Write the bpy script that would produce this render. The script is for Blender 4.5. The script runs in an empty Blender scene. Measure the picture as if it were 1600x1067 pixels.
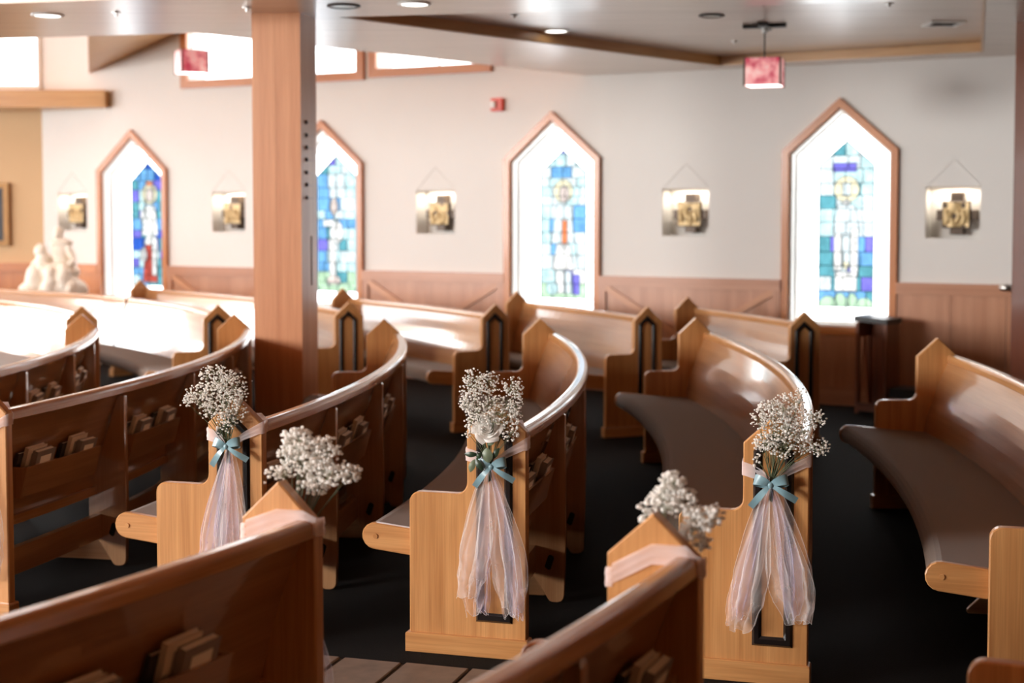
import bpy, math, random
from mathutils import Vector, Matrix, noise
from mathutils.geometry import tessellate_polygon

S = bpy.context.scene
COL = S.collection
PI = math.pi
rad = math.radians
random.seed(7)

# ------------------------------------------------------------------ camera
EYE = 1.744
cam_d = bpy.data.cameras.new('camera')
cam = bpy.data.objects.new('camera', cam_d)
COL.objects.link(cam)
cam.location = (0, 0, EYE)
cam.rotation_euler = (rad(90 - 2.93), 0, 0)
cam_d.sensor_width = 36.0
cam_d.lens = 50.0
cam_d.shift_y = -0.0574
cam_d.clip_start = 0.05
cam_d.dof.use_dof = True
cam_d.dof.focus_distance = 5.32
cam_d.dof.aperture_fstop = 1.9
S.camera = cam

# ------------------------------------------------------------------ world, lights, exposure
w = bpy.data.worlds.new('overcast_sky')
S.world = w
w.use_nodes = True
bg = w.node_tree.nodes['Background']
bg.inputs[0].default_value = (0.97, 0.985, 1.0, 1)
bg.inputs[1].default_value = 6.0

S.view_settings.view_transform = 'Standard'
S.view_settings.look = 'None'
S.view_settings.gamma = 1
S.view_settings.use_curve_mapping = False
S.view_settings.exposure = 0.36
S.cycles.use_denoising = True
S.cycles.max_bounces = 8
S.cycles.diffuse_bounces = 4
S.cycles.glossy_bounces = 4
S.cycles.transparent_max_bounces = 32
S.cycles.sample_clamp_indirect = 6.0
S.cycles.caustics_reflective = False
S.cycles.caustics_refractive = False


def area(name, loc, target, sx, sy, power, color=(1, 1, 1)):
    d = bpy.data.lights.new(name, 'AREA')
    d.shape = 'RECTANGLE'
    d.size, d.size_y = sx, sy
    d.energy = power
    d.color = color
    o = bpy.data.objects.new(name, d)
    COL.objects.link(o)
    o.location = loc
    v = Vector(target) - Vector(loc)
    o.rotation_euler = v.to_track_quat('-Z', 'Y').to_euler()
    return o


# daylight standing in the tall windows of the side wall and of the wall behind the sanctuary
area('side_window_daylight', (-13.9, 12.6, 2.45), (0, 12.6, 2.45), 5.6, 3.3, 110, (1.0, 0.99, 0.98))
area('side_window_daylight', (-13.9, 5.0, 2.45), (0, 5.0, 2.45), 5.6, 3.3, 800, (1.0, 0.99, 0.98))
area('side_window_daylight', (-13.9, -1.7, 3.2), (0, -1.7, 2.6), 5.6, 2.6, 1900, (1.0, 0.98, 0.95))
area('corner_window_daylight', (-10.3, 16.9, 1.9), (-10.3, 5, 1.9), 5.4, 2.1, 180, (1.0, 0.98, 0.95))
area('clerestory_corner_fill', (-5.0, 15.0, 4.7), (-4.0, 14.2, 3.0), 2.0, 1.2, 35, (1.0, 0.97, 0.92))  # added lamp inside the room, brightens the corner under the clerestory

# ------------------------------------------------------------------ materials


def nmat(name):
    m = bpy.data.materials.new(name)
    m.use_nodes = True
    nt = m.node_tree
    return m, nt, nt.nodes, nt.links, nt.nodes['Principled BSDF']


def srgb(r, g, b):
    def c(v):
        v /= 255.0
        return v / 12.92 if v <= 0.04045 else ((v + 0.055) / 1.055) ** 2.4
    return (c(r), c(g), c(b), 1)


def flat(name, col, rough=0.5, metal=0.0, noise=0.0, nscale=20.0, coat=0.0, bump=0.0, sheen=0.0, spec=0.5):
    m, nt, N, L, b = nmat(name)
    b.inputs['Base Color'].default_value = col
    b.inputs['Roughness'].default_value = rough
    b.inputs['Metallic'].default_value = metal
    b.inputs['Coat Weight'].default_value = coat
    b.inputs['Sheen Weight'].default_value = sheen
    b.inputs['Specular IOR Level'].default_value = spec
    tc = N.new('ShaderNodeTexCoord')
    nz = N.new('ShaderNodeTexNoise')
    nz.inputs['Scale'].default_value = nscale
    nz.inputs['Detail'].default_value = 5
    L.new(tc.outputs['Object'], nz.inputs['Vector'])
    if noise > 0:
        mx = N.new('ShaderNodeMixRGB')
        mx.inputs[1].default_value = tuple(max(0, c * (1 - noise)) for c in col[:3]) + (1,)
        mx.inputs[2].default_value = tuple(min(1, c * (1 + noise)) for c in col[:3]) + (1,)
        L.new(nz.outputs['Fac'], mx.inputs[0])
        L.new(mx.outputs[0], b.inputs['Base Color'])
    if bump > 0:
        bp = N.new('ShaderNodeBump')
        bp.inputs['Strength'].default_value = bump
        bp.inputs['Distance'].default_value = 0.004
        L.new(nz.outputs['Fac'], bp.inputs['Height'])
        L.new(bp.outputs[0], b.inputs['Normal'])
    return m


def wood(name, dark, light, rough=0.3, coat=0.4, gu=1.2, gv=22.0, fine=140.0, spec=0.5, crough=0.12, cior=1.5):
    """varnished wood, grain running along the U axis of the UV map (metres)"""
    m, nt, N, L, b = nmat(name)
    tc = N.new('ShaderNodeTexCoord')
    oi = N.new('ShaderNodeObjectInfo')
    mp = N.new('ShaderNodeMapping')
    mp.inputs['Scale'].default_value = (gu, gv, 1)
    ad = N.new('ShaderNodeVectorMath')
    ad.operation = 'ADD'
    mul = N.new('ShaderNodeMath')
    mul.operation = 'MULTIPLY'
    mul.inputs[1].default_value = 37.0
    L.new(oi.outputs['Random'], mul.inputs[0])
    L.new(tc.outputs['UV'], mp.inputs['Vector'])
    L.new(mp.outputs[0], ad.inputs[0])
    L.new(mul.outputs[0], ad.inputs[1])
    n1 = N.new('ShaderNodeTexNoise')
    n1.inputs['Scale'].default_value = 1.0
    n1.inputs['Detail'].default_value = 4
    n1.inputs['Distortion'].default_value = 0.6
    L.new(ad.outputs[0], n1.inputs['Vector'])
    mp2 = N.new('ShaderNodeMapping')
    mp2.inputs['Scale'].default_value = (3.0, fine, 1)
    L.new(tc.outputs['UV'], mp2.inputs['Vector'])
    n2 = N.new('ShaderNodeTexNoise')
    n2.inputs['Scale'].default_value = 1.0
    n2.inputs['Detail'].default_value = 2
    L.new(mp2.outputs[0], n2.inputs['Vector'])
    r1 = N.new('ShaderNodeValToRGB')
    r1.color_ramp.elements[0].position = 0.3
    r1.color_ramp.elements[0].color = dark
    r1.color_ramp.elements[1].position = 0.7
    r1.color_ramp.elements[1].color = light
    L.new(n1.outputs['Fac'], r1.inputs[0])
    mx = N.new('ShaderNodeMixRGB')
    mx.blend_type = 'MULTIPLY'
    mx.inputs[0].default_value = 0.35
    r2 = N.new('ShaderNodeValToRGB')
    r2.color_ramp.elements[0].position = 0.35
    r2.color_ramp.elements[0].color = (0.62, 0.55, 0.48, 1)
    r2.color_ramp.elements[1].position = 0.6
    r2.color_ramp.elements[1].color = (1, 1, 1, 1)
    L.new(n2.outputs['Fac'], r2.inputs[0])
    L.new(r1.outputs[0], mx.inputs[1])
    L.new(r2.outputs[0], mx.inputs[2])
    L.new(mx.outputs[0], b.inputs['Base Color'])
    b.inputs['Roughness'].default_value = rough
    b.inputs['Coat Weight'].default_value = coat
    b.inputs['Coat Roughness'].default_value = crough
    b.inputs['Coat IOR'].default_value = cior
    b.inputs['Specular IOR Level'].default_value = spec
    return m


M = {}
M['wood'] = wood('honey_pew_wood', srgb(182, 126, 74), srgb(210, 156, 100), 0.32, 0.45)
M['rail'] = wood('pew_rail_wood', srgb(172, 120, 76), srgb(198, 148, 100), 0.22, 0.7)
M['back'] = wood('pew_back_wood', srgb(156, 108, 70), srgb(184, 138, 96), 0.3, 1.0, gu=0.7, gv=14, crough=0.07, cior=2.0)
M['column'] = wood('column_wood', srgb(186, 124, 84), srgb(208, 148, 106), 0.35, 0.3, gu=0.5, gv=10)
M['post'] = wood('dark_red_wood', srgb(84, 40, 22), srgb(104, 54, 32), 0.35, 0.3, gu=0.5, gv=10)
M['trimwood'] = wood('window_frame_wood', srgb(186, 110, 54), srgb(204, 130, 68), 0.35, 0.3)
M['wains'] = wood('wainscot_wood', srgb(176, 118, 84), srgb(196, 140, 106), 0.35, 0.3, gu=0.4, gv=9)
M['soffit'] = wood('ceiling_wood', srgb(194, 166, 142), srgb(212, 186, 164), 0.3, 0.7, gu=0.25, gv=10, fine=50, crough=0.24)
M['valance'] = wood('valance_wood', srgb(196, 146, 92), srgb(212, 166, 112), 0.35, 0.2)
M['dkwood'] = wood('prie_dieu_wood', srgb(110, 62, 38), srgb(140, 82, 52), 0.35, 0.3)
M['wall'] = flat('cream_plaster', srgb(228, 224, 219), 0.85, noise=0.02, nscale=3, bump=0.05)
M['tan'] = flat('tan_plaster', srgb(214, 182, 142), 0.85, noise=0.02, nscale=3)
M['white'] = flat('white_plaster', srgb(242, 240, 236), 0.7, noise=0.01)
M['carpet'] = flat('charcoal_carpet', srgb(27, 27, 27), 0.85, noise=0.45, nscale=160, bump=0.5, sheen=0.0, spec=0.1)
M['stone'] = flat('flagstone', srgb(122, 108, 96), 0.6, noise=0.4, nscale=14, bump=0.4)
M['grout'] = flat('grout', srgb(70, 62, 56), 0.9, noise=0.2)
M['fabric'] = flat('brown_seat_fabric', srgb(114, 98, 86), 0.85, noise=0.18, nscale=260, bump=0.25, sheen=0.2, spec=0.3)
M['inlay'] = flat('black_gloss_moulding', srgb(22, 18, 18), 0.25, coat=0.3)
M['dkwall'] = flat('unseen_wall_dark', srgb(52, 42, 34), 0.6, noise=0.2, nscale=4)  # unseen walls made dark to hold down bounce light, no known panelling
M['black'] = flat('black_leather', srgb(30, 28, 28), 0.4, noise=0.2)
M['dark'] = flat('dark_slot', srgb(20, 14, 10), 0.8)
M['metal'] = flat('silver_metal', srgb(200, 198, 194), 0.3, metal=1.0)
M['blackmetal'] = flat('black_metal', srgb(30, 30, 32), 0.45)
M['whitepl'] = flat('white_plastic', srgb(235, 235, 232), 0.4)
M['red'] = flat('red_plastic', srgb(214, 62, 30), 0.4)
M['marble'] = flat('white_marble', srgb(236, 228, 214), 0.6, noise=0.06, nscale=8)
M['gilt'] = flat('gilt_frame', srgb(150, 108, 56), 0.45, metal=0.3, noise=0.25, nscale=30)
M['paint'] = flat('dark_painting', srgb(46, 42, 44), 0.5, noise=0.7, nscale=6)
M['bronze'] = flat('dark_bronze', srgb(84, 66, 50), 0.45, metal=0.2, noise=0.3)
M['relief'] = flat('cream_gold_relief', srgb(206, 178, 128), 0.45, metal=0.2, noise=0.25, nscale=25)
M['bookdark'] = flat('dark_book_cover', srgb(60, 54, 54), 0.5, noise=0.2, nscale=40)
M['bookgrey'] = flat('grey_book_cover', srgb(142, 130, 124), 0.5, noise=0.15, nscale=40)
M['bookcream'] = flat('cream_book_cover', srgb(222, 206, 188), 0.55, noise=0.1, nscale=40)
M['pages'] = flat('book_pages', srgb(246, 240, 230), 0.8, noise=0.04, nscale=200)
M['stem'] = flat('green_stem', srgb(74, 84, 52), 0.7, noise=0.2)
M['twig'] = flat('fine_pale_stem', srgb(120, 122, 88), 0.7, noise=0.2)
M['leaf'] = flat('rose_leaf', srgb(42, 62, 44), 0.4, noise=0.25, nscale=30)
M['leafpale'] = flat('pale_rose_leaf', srgb(108, 122, 98), 0.45, noise=0.15, nscale=30)
M['ribbon'] = flat('dusty_blue_satin', srgb(122, 156, 166), 0.3, noise=0.06, sheen=0.2)


def tulle_mat(name, col, alpha):
    m, nt, N, L, b = nmat(name)
    N.remove(b)
    out = N['Material Output']
    tr = N.new('ShaderNodeBsdfTransparent')
    df = N.new('ShaderNodeBsdfDiffuse')
    tl = N.new('ShaderNodeBsdfTranslucent')
    df.inputs[0].default_value = col
    tl.inputs[0].default_value = col
    m1 = N.new('ShaderNodeMixShader')
    m1.inputs[0].default_value = 0.5
    L.new(df.outputs[0], m1.inputs[1])
    L.new(tl.outputs[0], m1.inputs[2])
    m2 = N.new('ShaderNodeMixShader')
    tc = N.new('ShaderNodeTexCoord')
    nz = N.new('ShaderNodeTexNoise')
    nz.inputs['Scale'].default_value = 5
    L.new(tc.outputs['Object'], nz.inputs['Vector'])
    mr = N.new('ShaderNodeMapRange')
    mr.inputs[1].default_value = 0.3
    mr.inputs[2].default_value = 0.7
    mr.inputs[3].default_value = alpha * 0.7
    mr.inputs[4].default_value = alpha * 1.3
    L.new(nz.outputs['Fac'], mr.inputs[0])
    L.new(mr.outputs[0], m2.inputs[0])
    L.new(tr.outputs[0], m2.inputs[1])
    L.new(m1.outputs[0], m2.inputs[2])
    L.new(m2.outputs[0], out.inputs[0])
    return m


M['tulle_pink'] = tulle_mat('blush_tulle', srgb(255, 238, 232), 0.26)
M['tulle_white'] = tulle_mat('white_tulle', srgb(255, 254, 254), 0.28)
M['tulle_lilac'] = tulle_mat('lilac_tulle', srgb(228, 224, 255), 0.26)
M['tulle_band'] = tulle_mat('white_tulle_band', srgb(255, 246, 248), 0.85)
M['tulle_edge'] = tulle_mat('tulle_fold', srgb(255, 254, 254), 0.6)


def petal_mat(name, col, tl):
    m, nt, N, L, b = nmat(name)
    b.inputs['Base Color'].default_value = col
    b.inputs['Roughness'].default_value = 0.6
    t2 = N.new('ShaderNodeBsdfTranslucent')
    t2.inputs[0].default_value = col
    ms = N.new('ShaderNodeMixShader')
    ms.inputs[0].default_value = tl
    L.new(b.outputs[0], ms.inputs[1])
    L.new(t2.outputs[0], ms.inputs[2])
    L.new(ms.outputs[0], N['Material Output'].inputs[0])
    return m


M['floret'] = petal_mat('babys_breath_white', srgb(254, 252, 248), 0.45)
M['rose'] = petal_mat('white_rose', srgb(252, 250, 246), 0.35)


def glass_mat(name, col, tl=0.1):
    m, nt, N, L, b = nmat(name)
    N.remove(b)
    out = N['Material Output']
    tc = N.new('ShaderNodeTexCoord')
    nz = N.new('ShaderNodeTexNoise')
    nz.inputs['Scale'].default_value = 9
    L.new(tc.outputs['Object'], nz.inputs['Vector'])
    mx = N.new('ShaderNodeMixRGB')
    mx.inputs[1].default_value = tuple(c * 0.75 for c in col[:3]) + (1,)
    mx.inputs[2].default_value = tuple(min(1, c * 1.25 + 0.02) for c in col[:3]) + (1,)
    L.new(nz.outputs['Fac'], mx.inputs[0])
    tr = N.new('ShaderNodeBsdfTransparent')
    t2 = N.new('ShaderNodeBsdfTranslucent')
    L.new(mx.outputs[0], tr.inputs[0])
    L.new(mx.outputs[0], t2.inputs[0])
    ms = N.new('ShaderNodeMixShader')
    ms.inputs[0].default_value = tl
    L.new(tr.outputs[0], ms.inputs[1])
    L.new(t2.outputs[0], ms.inputs[2])
    L.new(ms.outputs[0], out.inputs[0])
    return m


M['g_white'] = glass_mat('milky_white_glass', (1, 1, 1, 1), 0.1)


def tint(r, g_, b):
    """per-face colour of a pane that shows this tone against the overcast sky"""
    return tuple((c / 4.8) ** 0.5 for c in srgb(r, g_, b)[:3]) + (1,)


M['g_teal'] = glass_mat('teal_glass', tint(92, 160, 172))
M['g_aqua'] = glass_mat('pale_aqua_glass', tint(196, 228, 230))
M['g_sky'] = glass_mat('sky_blue_glass', tint(112, 172, 222))
M['g_blue'] = glass_mat('blue_glass', tint(48, 92, 190))
M['g_violet'] = glass_mat('violet_glass', tint(122, 116, 214))
M['g_pale'] = glass_mat('pale_grey_glass', tint(222, 234, 236))
M['g_robe'] = glass_mat('ivory_glass', tint(242, 240, 236))
M['g_gold'] = glass_mat('pale_gold_glass', tint(238, 230, 196))
M['g_flesh'] = glass_mat('flesh_glass', tint(214, 198, 190))
M['g_red'] = glass_mat('terracotta_glass', tint(182, 78, 66))
M['g_amber'] = glass_mat('amber_glass', tint(232, 136, 88))
M['g_green'] = glass_mat('pale_green_glass', tint(186, 220, 184))
M['lead'] = flat('lead_came', srgb(84, 112, 122), 0.5)


def emit(name, col, s):
    m, nt, N, L, b = nmat(name)
    b.inputs['Base Color'].default_value = col
    b.inputs['Emission Color'].default_value = col
    b.inputs['Emission Strength'].default_value = s
    return m


M['lamp'] = emit('lamp_lens', (1, 0.97, 0.92, 1), 3.0)


def pendant_glass():
    m, nt, N, L, b = nmat('rose_art_glass')
    tc = N.new('ShaderNodeTexCoord')
    nz = N.new('ShaderNodeTexNoise')
    nz.inputs['Scale'].default_value = 9
    nz.inputs['Detail'].default_value = 3
    L.new(tc.outputs['Object'], nz.inputs['Vector'])
    r = N.new('ShaderNodeValToRGB')
    r.color_ramp.elements[0].position = 0.35
    r.color_ramp.elements[0].color = srgb(186, 62, 84)
    r.color_ramp.elements[1].position = 0.68
    r.color_ramp.elements[1].color = srgb(246, 196, 190)
    L.new(nz.outputs['Fac'], r.inputs[0])
    L.new(r.outputs[0], b.inputs['Base Color'])
    L.new(r.outputs[0], b.inputs['Emission Color'])
    b.inputs['Emission Strength'].default_value = 0.45
    b.inputs['Roughness'].default_value = 0.25
    return m


M['pendant'] = pendant_glass()

# ------------------------------------------------------------------ mesh helpers


class MB:
    """collects pieces of one mesh; uv u runs along the grain (metres)"""

    def __init__(self):
        self.v, self.f, self.uv = [], [], []

    def add(self, vs, fs, grain=(0, 0, 1), uvs=None):
        b = len(self.v)
        vs = [Vector(p) for p in vs]
        self.v += vs
        g = Vector(grain).normalized()
        for k, f in enumerate(fs):
            self.f.append([i + b for i in f])
            if uvs is not None:
                self.uv.append(uvs[k])
            else:
                p = [vs[i] for i in f]
                n = Vector((0, 0, 0))
                for i in range(len(p)):
                    n += p[i].cross(p[(i + 1) % len(p)])
                n = n.normalized() if n.length > 1e-12 else Vector((0, 0, 1))
                h = n.cross(g)
                if h.length < 0.2:
                    g2 = Vector((1, 0, 0)) if abs(n.x) < 0.8 else Vector((0, 1, 0))
                    h = n.cross(g2)
                    gg = h.cross(n)
                else:
                    gg = g
                h.normalize()
                self.uv.append([(q.dot(gg), q.dot(h)) for q in p])

    def box(self, c, sx, sy, sz, rot=0.0, grain=None, M3=None):
        R = M3 if M3 is not None else Matrix.Rotation(rot, 3, 'Z')
        c = Vector(c)
        vs = [c + R @ Vector((x * sx / 2, y * sy / 2, z * sz / 2)) for x in (-1, 1) for y in (-1, 1) for z in (-1, 1)]
        fs = [(0, 1, 3, 2), (4, 6, 7, 5), (0, 4, 5, 1), (2, 3, 7, 6), (0, 2, 6, 4), (1, 5, 7, 3)]
        if grain is None:
            i = max(range(3), key=lambda k: (sx, sy, sz)[k])
            grain = R @ Vector([(1, 0, 0), (0, 1, 0), (0, 0, 1)][i])
        self.add(vs, fs, grain)

    def prism(self, pts, O, ex, ey, ez, T, ch=0.0, grain=(0, 0, 1)):
        """polygon pts (in ex,ey) extruded T along ez, with a chamfer on both rims"""
        O, ex, ey, ez = Vector(O), Vector(ex), Vector(ey), Vector(ez)
        if area2(pts) < 0:
            pts = pts[::-1]
        n = len(pts)
        inn = offset(pts, ch) if ch > 0 else pts
        lays = [(inn, 0), (pts, ch), (pts, T - ch), (inn, T)] if ch > 0 else [(pts, 0), (pts, T)]
        vs = []
        for P, h in lays:
            vs += [O + ex * p[0] + ey * p[1] + ez * h for p in P]
        fs = [list(range(n))[::-1], [(len(lays) - 1) * n + i for i in range(n)]]
        for k in range(len(lays) - 1):
            for i in range(n):
                j = (i + 1) % n
                fs.append((k * n + i, k * n + j, (k + 1) * n + j, (k + 1) * n + i))
        if ex.cross(ey).dot(ez) < 0:
            fs = [list(f)[::-1] for f in fs]
        self.add(vs, fs, grain)

    def ring(self, outer, inner, O, ex, ey, ez, T, grain=(0, 0, 1)):
        """frame between two polygons with the same number of points"""
        O, ex, ey, ez = Vector(O), Vector(ex), Vector(ey), Vector(ez)
        n = len(outer)
        for i in range(n):
            j = (i + 1) % n
            q = [outer[i], outer[j], inner[j], inner[i]]
            d = Vector((outer[j][0] - outer[i][0], outer[j][1] - outer[i][1]))
            g = ex * d.x + ey * d.y
            self.prism(q, O, ex, ey, ez, T, 0, g)

    def tube(self, pts, r, sides=6, cap=True):
        pts = [Vector(p) for p in pts]
        n = len(pts)
        rs = r if isinstance(r, (list, tuple)) else [r] * n
        vs, fs = [], []
        t0 = (pts[1] - pts[0]).normalized()
        a = Vector((0, 0, 1)) if abs(t0.z) < 0.9 else Vector((1, 0, 0))
        u = t0.cross(a).normalized()
        for i in range(n):
            t = (pts[min(i + 1, n - 1)] - pts[max(i - 1, 0)])
            t = t.normalized() if t.length > 1e-9 else t0
            u = (u - t * u.dot(t))
            u = u.normalized() if u.length > 1e-6 else t.orthogonal().normalized()
            v = t.cross(u)
            for k in range(sides):
                an = 2 * PI * k / sides
                vs.append(pts[i] + (u * math.cos(an) + v * math.sin(an)) * rs[i])
        for i in range(n - 1):
            for k in range(sides):
                j = (k + 1) % sides
                fs.append((i * sides + k, i * sides + j, (i + 1) * sides + j, (i + 1) * sides + k))
        if cap:
            fs.append(list(range(sides))[::-1])
            fs.append([(n - 1) * sides + k for k in range(sides)])
        uvs = [[(0, 0)] * len(f) for f in fs]
        self.add(vs, fs, uvs=uvs)

    def disc(self, c, r, h, seg=24, axis=(0, 0, 1), r2=None):
        ax = Vector(axis).normalized()
        self_r2 = r if r2 is None else r2
        c = Vector(c)
        self.tube([c, c + ax * h], [r, self_r2], seg)

    def ellipsoid(self, c, rx, ry, rz, seg=10, rings=6, M3=None):
        c = Vector(c)
        R = M3 if M3 is not None else Matrix.Identity(3)
        vs = [c + R @ Vector((0, 0, rz))]
        for i in range(1, rings):
            th = PI * i / rings
            for k in range(seg):
                a = 2 * PI * k / seg
                vs.append(c + R @ Vector((rx * math.sin(th) * math.cos(a), ry * math.sin(th) * math.sin(a), rz * math.cos(th))))
        vs.append(c + R @ Vector((0, 0, -rz)))
        fs = []
        for k in range(seg):
            j = (k + 1) % seg
            fs.append((0, 1 + k, 1 + j))
            for i in range(rings - 2):
                a, b = 1 + i * seg, 1 + (i + 1) * seg
                fs.append((a + k, b + k, b + j, a + j))
            fs.append((1 + (rings - 2) * seg + k, len(vs) - 1, 1 + (rings - 2) * seg + j))
        self.add(vs, fs, uvs=[[(0, 0)] * len(f) for f in fs])

    def grid(self, P):
        """P[i][j] of points"""
        n, m = len(P), len(P[0])
        vs = [p for row in P for p in row]
        fs, uvs = [], []
        for i in range(n - 1):
            for j in range(m - 1):
                fs.append((i * m + j, i * m + j + 1, (i + 1) * m + j + 1, (i + 1) * m + j))
                uvs.append([(i * .01, j * .01), (i * .01, j * .01 + .01), (i * .01 + .01, j * .01 + .01), (i * .01 + .01, j * .01)])
        self.add(vs, fs, uvs=uvs)

    def build(self, name, mat, parent=None, org=None, smooth=False, kind=None):
        o_ = Vector(org) if org is not None else Vector((0, 0, 0))
        me = bpy.data.meshes.new(name)
        me.from_pydata([tuple(p - o_) for p in self.v], [], self.f)
        uvl = me.uv_layers.new(name='UVMap')
        k = 0
        for uv in self.uv:
            for c in uv:
                uvl.data[k].uv = c
                k += 1
        me.materials.append(mat)
        if smooth:
            for p in me.polygons:
                p.use_smooth = True
        me.update()
        ob = bpy.data.objects.new(name, me)
        COL.objects.link(ob)
        if parent is not None:
            ob.parent = parent
        elif org is not None:
            ob.location = o_
        if kind:
            ob['kind'] = kind
        return ob


def area2(p):
    return sum(p[i][0] * p[(i + 1) % len(p)][1] - p[(i + 1) % len(p)][0] * p[i][1] for i in range(len(p)))


def offset(p, d):
    n = len(p)
    out = []
    for i in range(n):
        a, b, c = Vector(p[i - 1]), Vector(p[i]), Vector(p[(i + 1) % n])
        e1, e2 = (b - a).normalized(), (c - b).normalized()
        n1, n2 = Vector((-e1.y, e1.x)), Vector((-e2.y, e2.x))
        k = n1 + n2
        den = max(0.3, 1 + n1.dot(n2))
        q = b + k * (d / den)
        out.append((q.x, q.y))
    return out


def rounded(pts, seg=5):
    """pts: (x, y, radius) -> polygon with those corners filleted"""
    out = []
    n = len(pts)
    for i in range(n):
        x, y, r = pts[i]
        b = Vector((x, y))
        if r <= 0:
            out.append((x, y))
            continue
        a, c = Vector(pts[i - 1][:2]), Vector(pts[(i + 1) % n][:2])
        u, v = (a - b).normalized(), (c - b).normalized()
        ang = u.angle(v)
        d = r / math.tan(ang / 2)
        p0, p1 = b + u * d, b + v * d
        cen = b + (u + v).normalized() * (r / math.sin(ang / 2))
        a0 = math.atan2(p0.y - cen.y, p0.x - cen.x)
        a1 = math.atan2(p1.y - cen.y, p1.x - cen.x)
        da = (a1 - a0 + PI) % (2 * PI) - PI
        for k in range(seg + 1):
            t = a0 + da * k / seg
            out.append((cen.x + r * math.cos(t), cen.y + r * math.sin(t)))
    return out


def empty(name, loc, label=None, cat=None, group=None):
    o = bpy.data.objects.new(name, None)
    o.empty_display_size = 0.1
    COL.objects.link(o)
    o.location = loc
    tag(o, label, cat, group)
    return o


def tag(o, label=None, cat=None, group=None, kind=None):
    if label:
        o['label'] = label
    if cat:
        o['category'] = cat
    if group:
        o['group'] = group
    if kind:
        o['kind'] = kind
    return o


# ------------------------------------------------------------------ room shell
WT = Vector((0.8926, -0.4508, 0))      # along the window wall, to the right
WN = Vector((-0.4508, -0.8926, 0))     # out of the wall, into the room
W0 = Vector((-5.6, 17.02, 0))
UP = Vector((0, 0, 1))


def ws(X):
    return (X + 5.6) / 0.8926


def wp(s, z, d=0.0):
    """point on the window wall: s along it, height z, d in front of it"""
    return W0 + WT * s + UP * z + WN * d


def slab(name, outer, holes, O, ex, ey, ez, T, mat, grain=(1, 0, 0)):
    """polygon with holes extruded T along ez"""
    loops = [outer] + holes
    tris = tessellate_polygon([[Vector((p[0], p[1], 0)) for p in l] for l in loops])
    P = [p for l in loops for p in l]
    O = Vector(O)
    n = len(P)
    vs = [O + ex * p[0] + ey * p[1] for p in P] + [O + ex * p[0] + ey * p[1] + ez * T for p in P]
    fs = [tuple(t) for t in tris] + [tuple(i + n for i in t[::-1]) for t in tris]
    b = 0
    for l in loops:
        m = len(l)
        for i in range(m):
            j = (i + 1) % m
            fs.append((b + i, b + j, n + b + j, n + b + i))
        b += m
    mb = MB()
    mb.add(vs, fs, grain)
    return mb


WIN = [(-4.36, 1), (-2.02, 2), (0.397, 3), (2.924, 4)]
NICHE = [-5.19, -3.14, -0.785, 1.63, 3.80]
SPLIT = ws(0.885)


def house(c, hw, z0, zs, zp):
    return [(c - hw, z0), (c + hw, z0), (c + hw, zs), (c, zp), (c - hw, zs)]


WDZ = {1: -0.075, 2: -0.04, 3: -0.03, 4: 0.0}


def rect(s0, s1, z0, z1):
    return [(s0, z0), (s1, z0), (s1, z1), (s0, z1)]


HW, Z0, ZS, ZP = 0.455, 0.70, 2.25, 2.655
NS, NZ0, NZ1 = 0.23, 1.495, 1.945
CLR = [(ws(-3.71), ws(-1.02), 3.15, 3.72), (ws(-0.83), ws(-0.13), 3.2, 3.9)]
# clerestory openings follow what shows above the soffit edge
CLR = [(ws(-3.62), ws(-1.62), 3.19, 3.9), (ws(-1.40), ws(-0.28), 3.21, 4.3)]

left_holes, right_holes = [], []
for X, n in WIN:
    (left_holes if ws(X) < SPLIT - 0.2 else right_holes).append(house(ws(X), HW, Z0, ZS + WDZ[n], ZP + WDZ[n]))
for X in NICHE:
    (left_holes if ws(X) < SPLIT else right_holes).append(rect(ws(X) - NS, ws(X) + NS, NZ0, NZ1))
for s0, s1, z0, z1 in CLR:
    left_holes.append(rect(s0, s1, z0, z1))
wl = slab('wall_back', rect(0, SPLIT, 0, 5.0), left_holes, W0, WT, UP, -WN, 0.3, None).build('wall_back', M['wall'], kind='structure')
wr = slab('wall_right', rect(SPLIT, ws(8.0), 0, 3.3), right_holes, W0 + WN * 0.012, WT, UP, -WN, 0.312, None).build('wall_right', M['wall'], kind='structure')
tag(wl, 'cream plaster wall with the three blurred stained glass windows beyond the column')
tag(wr, 'cream plaster wall with the single large stained glass window and fire-coloured wainscot')

# outer walls of the church, with openings for the daylight
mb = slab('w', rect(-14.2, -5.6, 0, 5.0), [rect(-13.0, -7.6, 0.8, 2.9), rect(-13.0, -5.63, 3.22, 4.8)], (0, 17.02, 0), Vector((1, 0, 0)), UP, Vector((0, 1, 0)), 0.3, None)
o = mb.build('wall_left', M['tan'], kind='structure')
tag(o, 'tan wall with the gilt-framed painting')
YX = Vector((0, 1, 0))
mb = slab('w', rect(-5.2, 17.3, 0, 5.0), [rect(9.8, 15.4, 0.8, 4.1), rect(2.2, 7.8, 0.8, 4.1), rect(-4.5, 1.1, 1.9, 4.5)], (-14.0, 0, 0), YX, UP, Vector((-1, 0, 0)), 0.2, None)
mb.build('wall_side', M['wall'], kind='structure')
mb = slab('w', rect(-14.2, 8.2, 0, 5.0), [], (0, -5.0, 0), Vector((1, 0, 0)), UP, Vector((0, -1, 0)), 0.2, None)
mb.build('wall_front', M['dkwall'], kind='structure')
mb = slab('w', rect(-5.2, 10.2, 0, 5.0), [], (8.0, 0, 0), YX, UP, Vector((1, 0, 0)), 0.2, None)
mb.build('wall_east', M['dkwall'], kind='structure')

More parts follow.
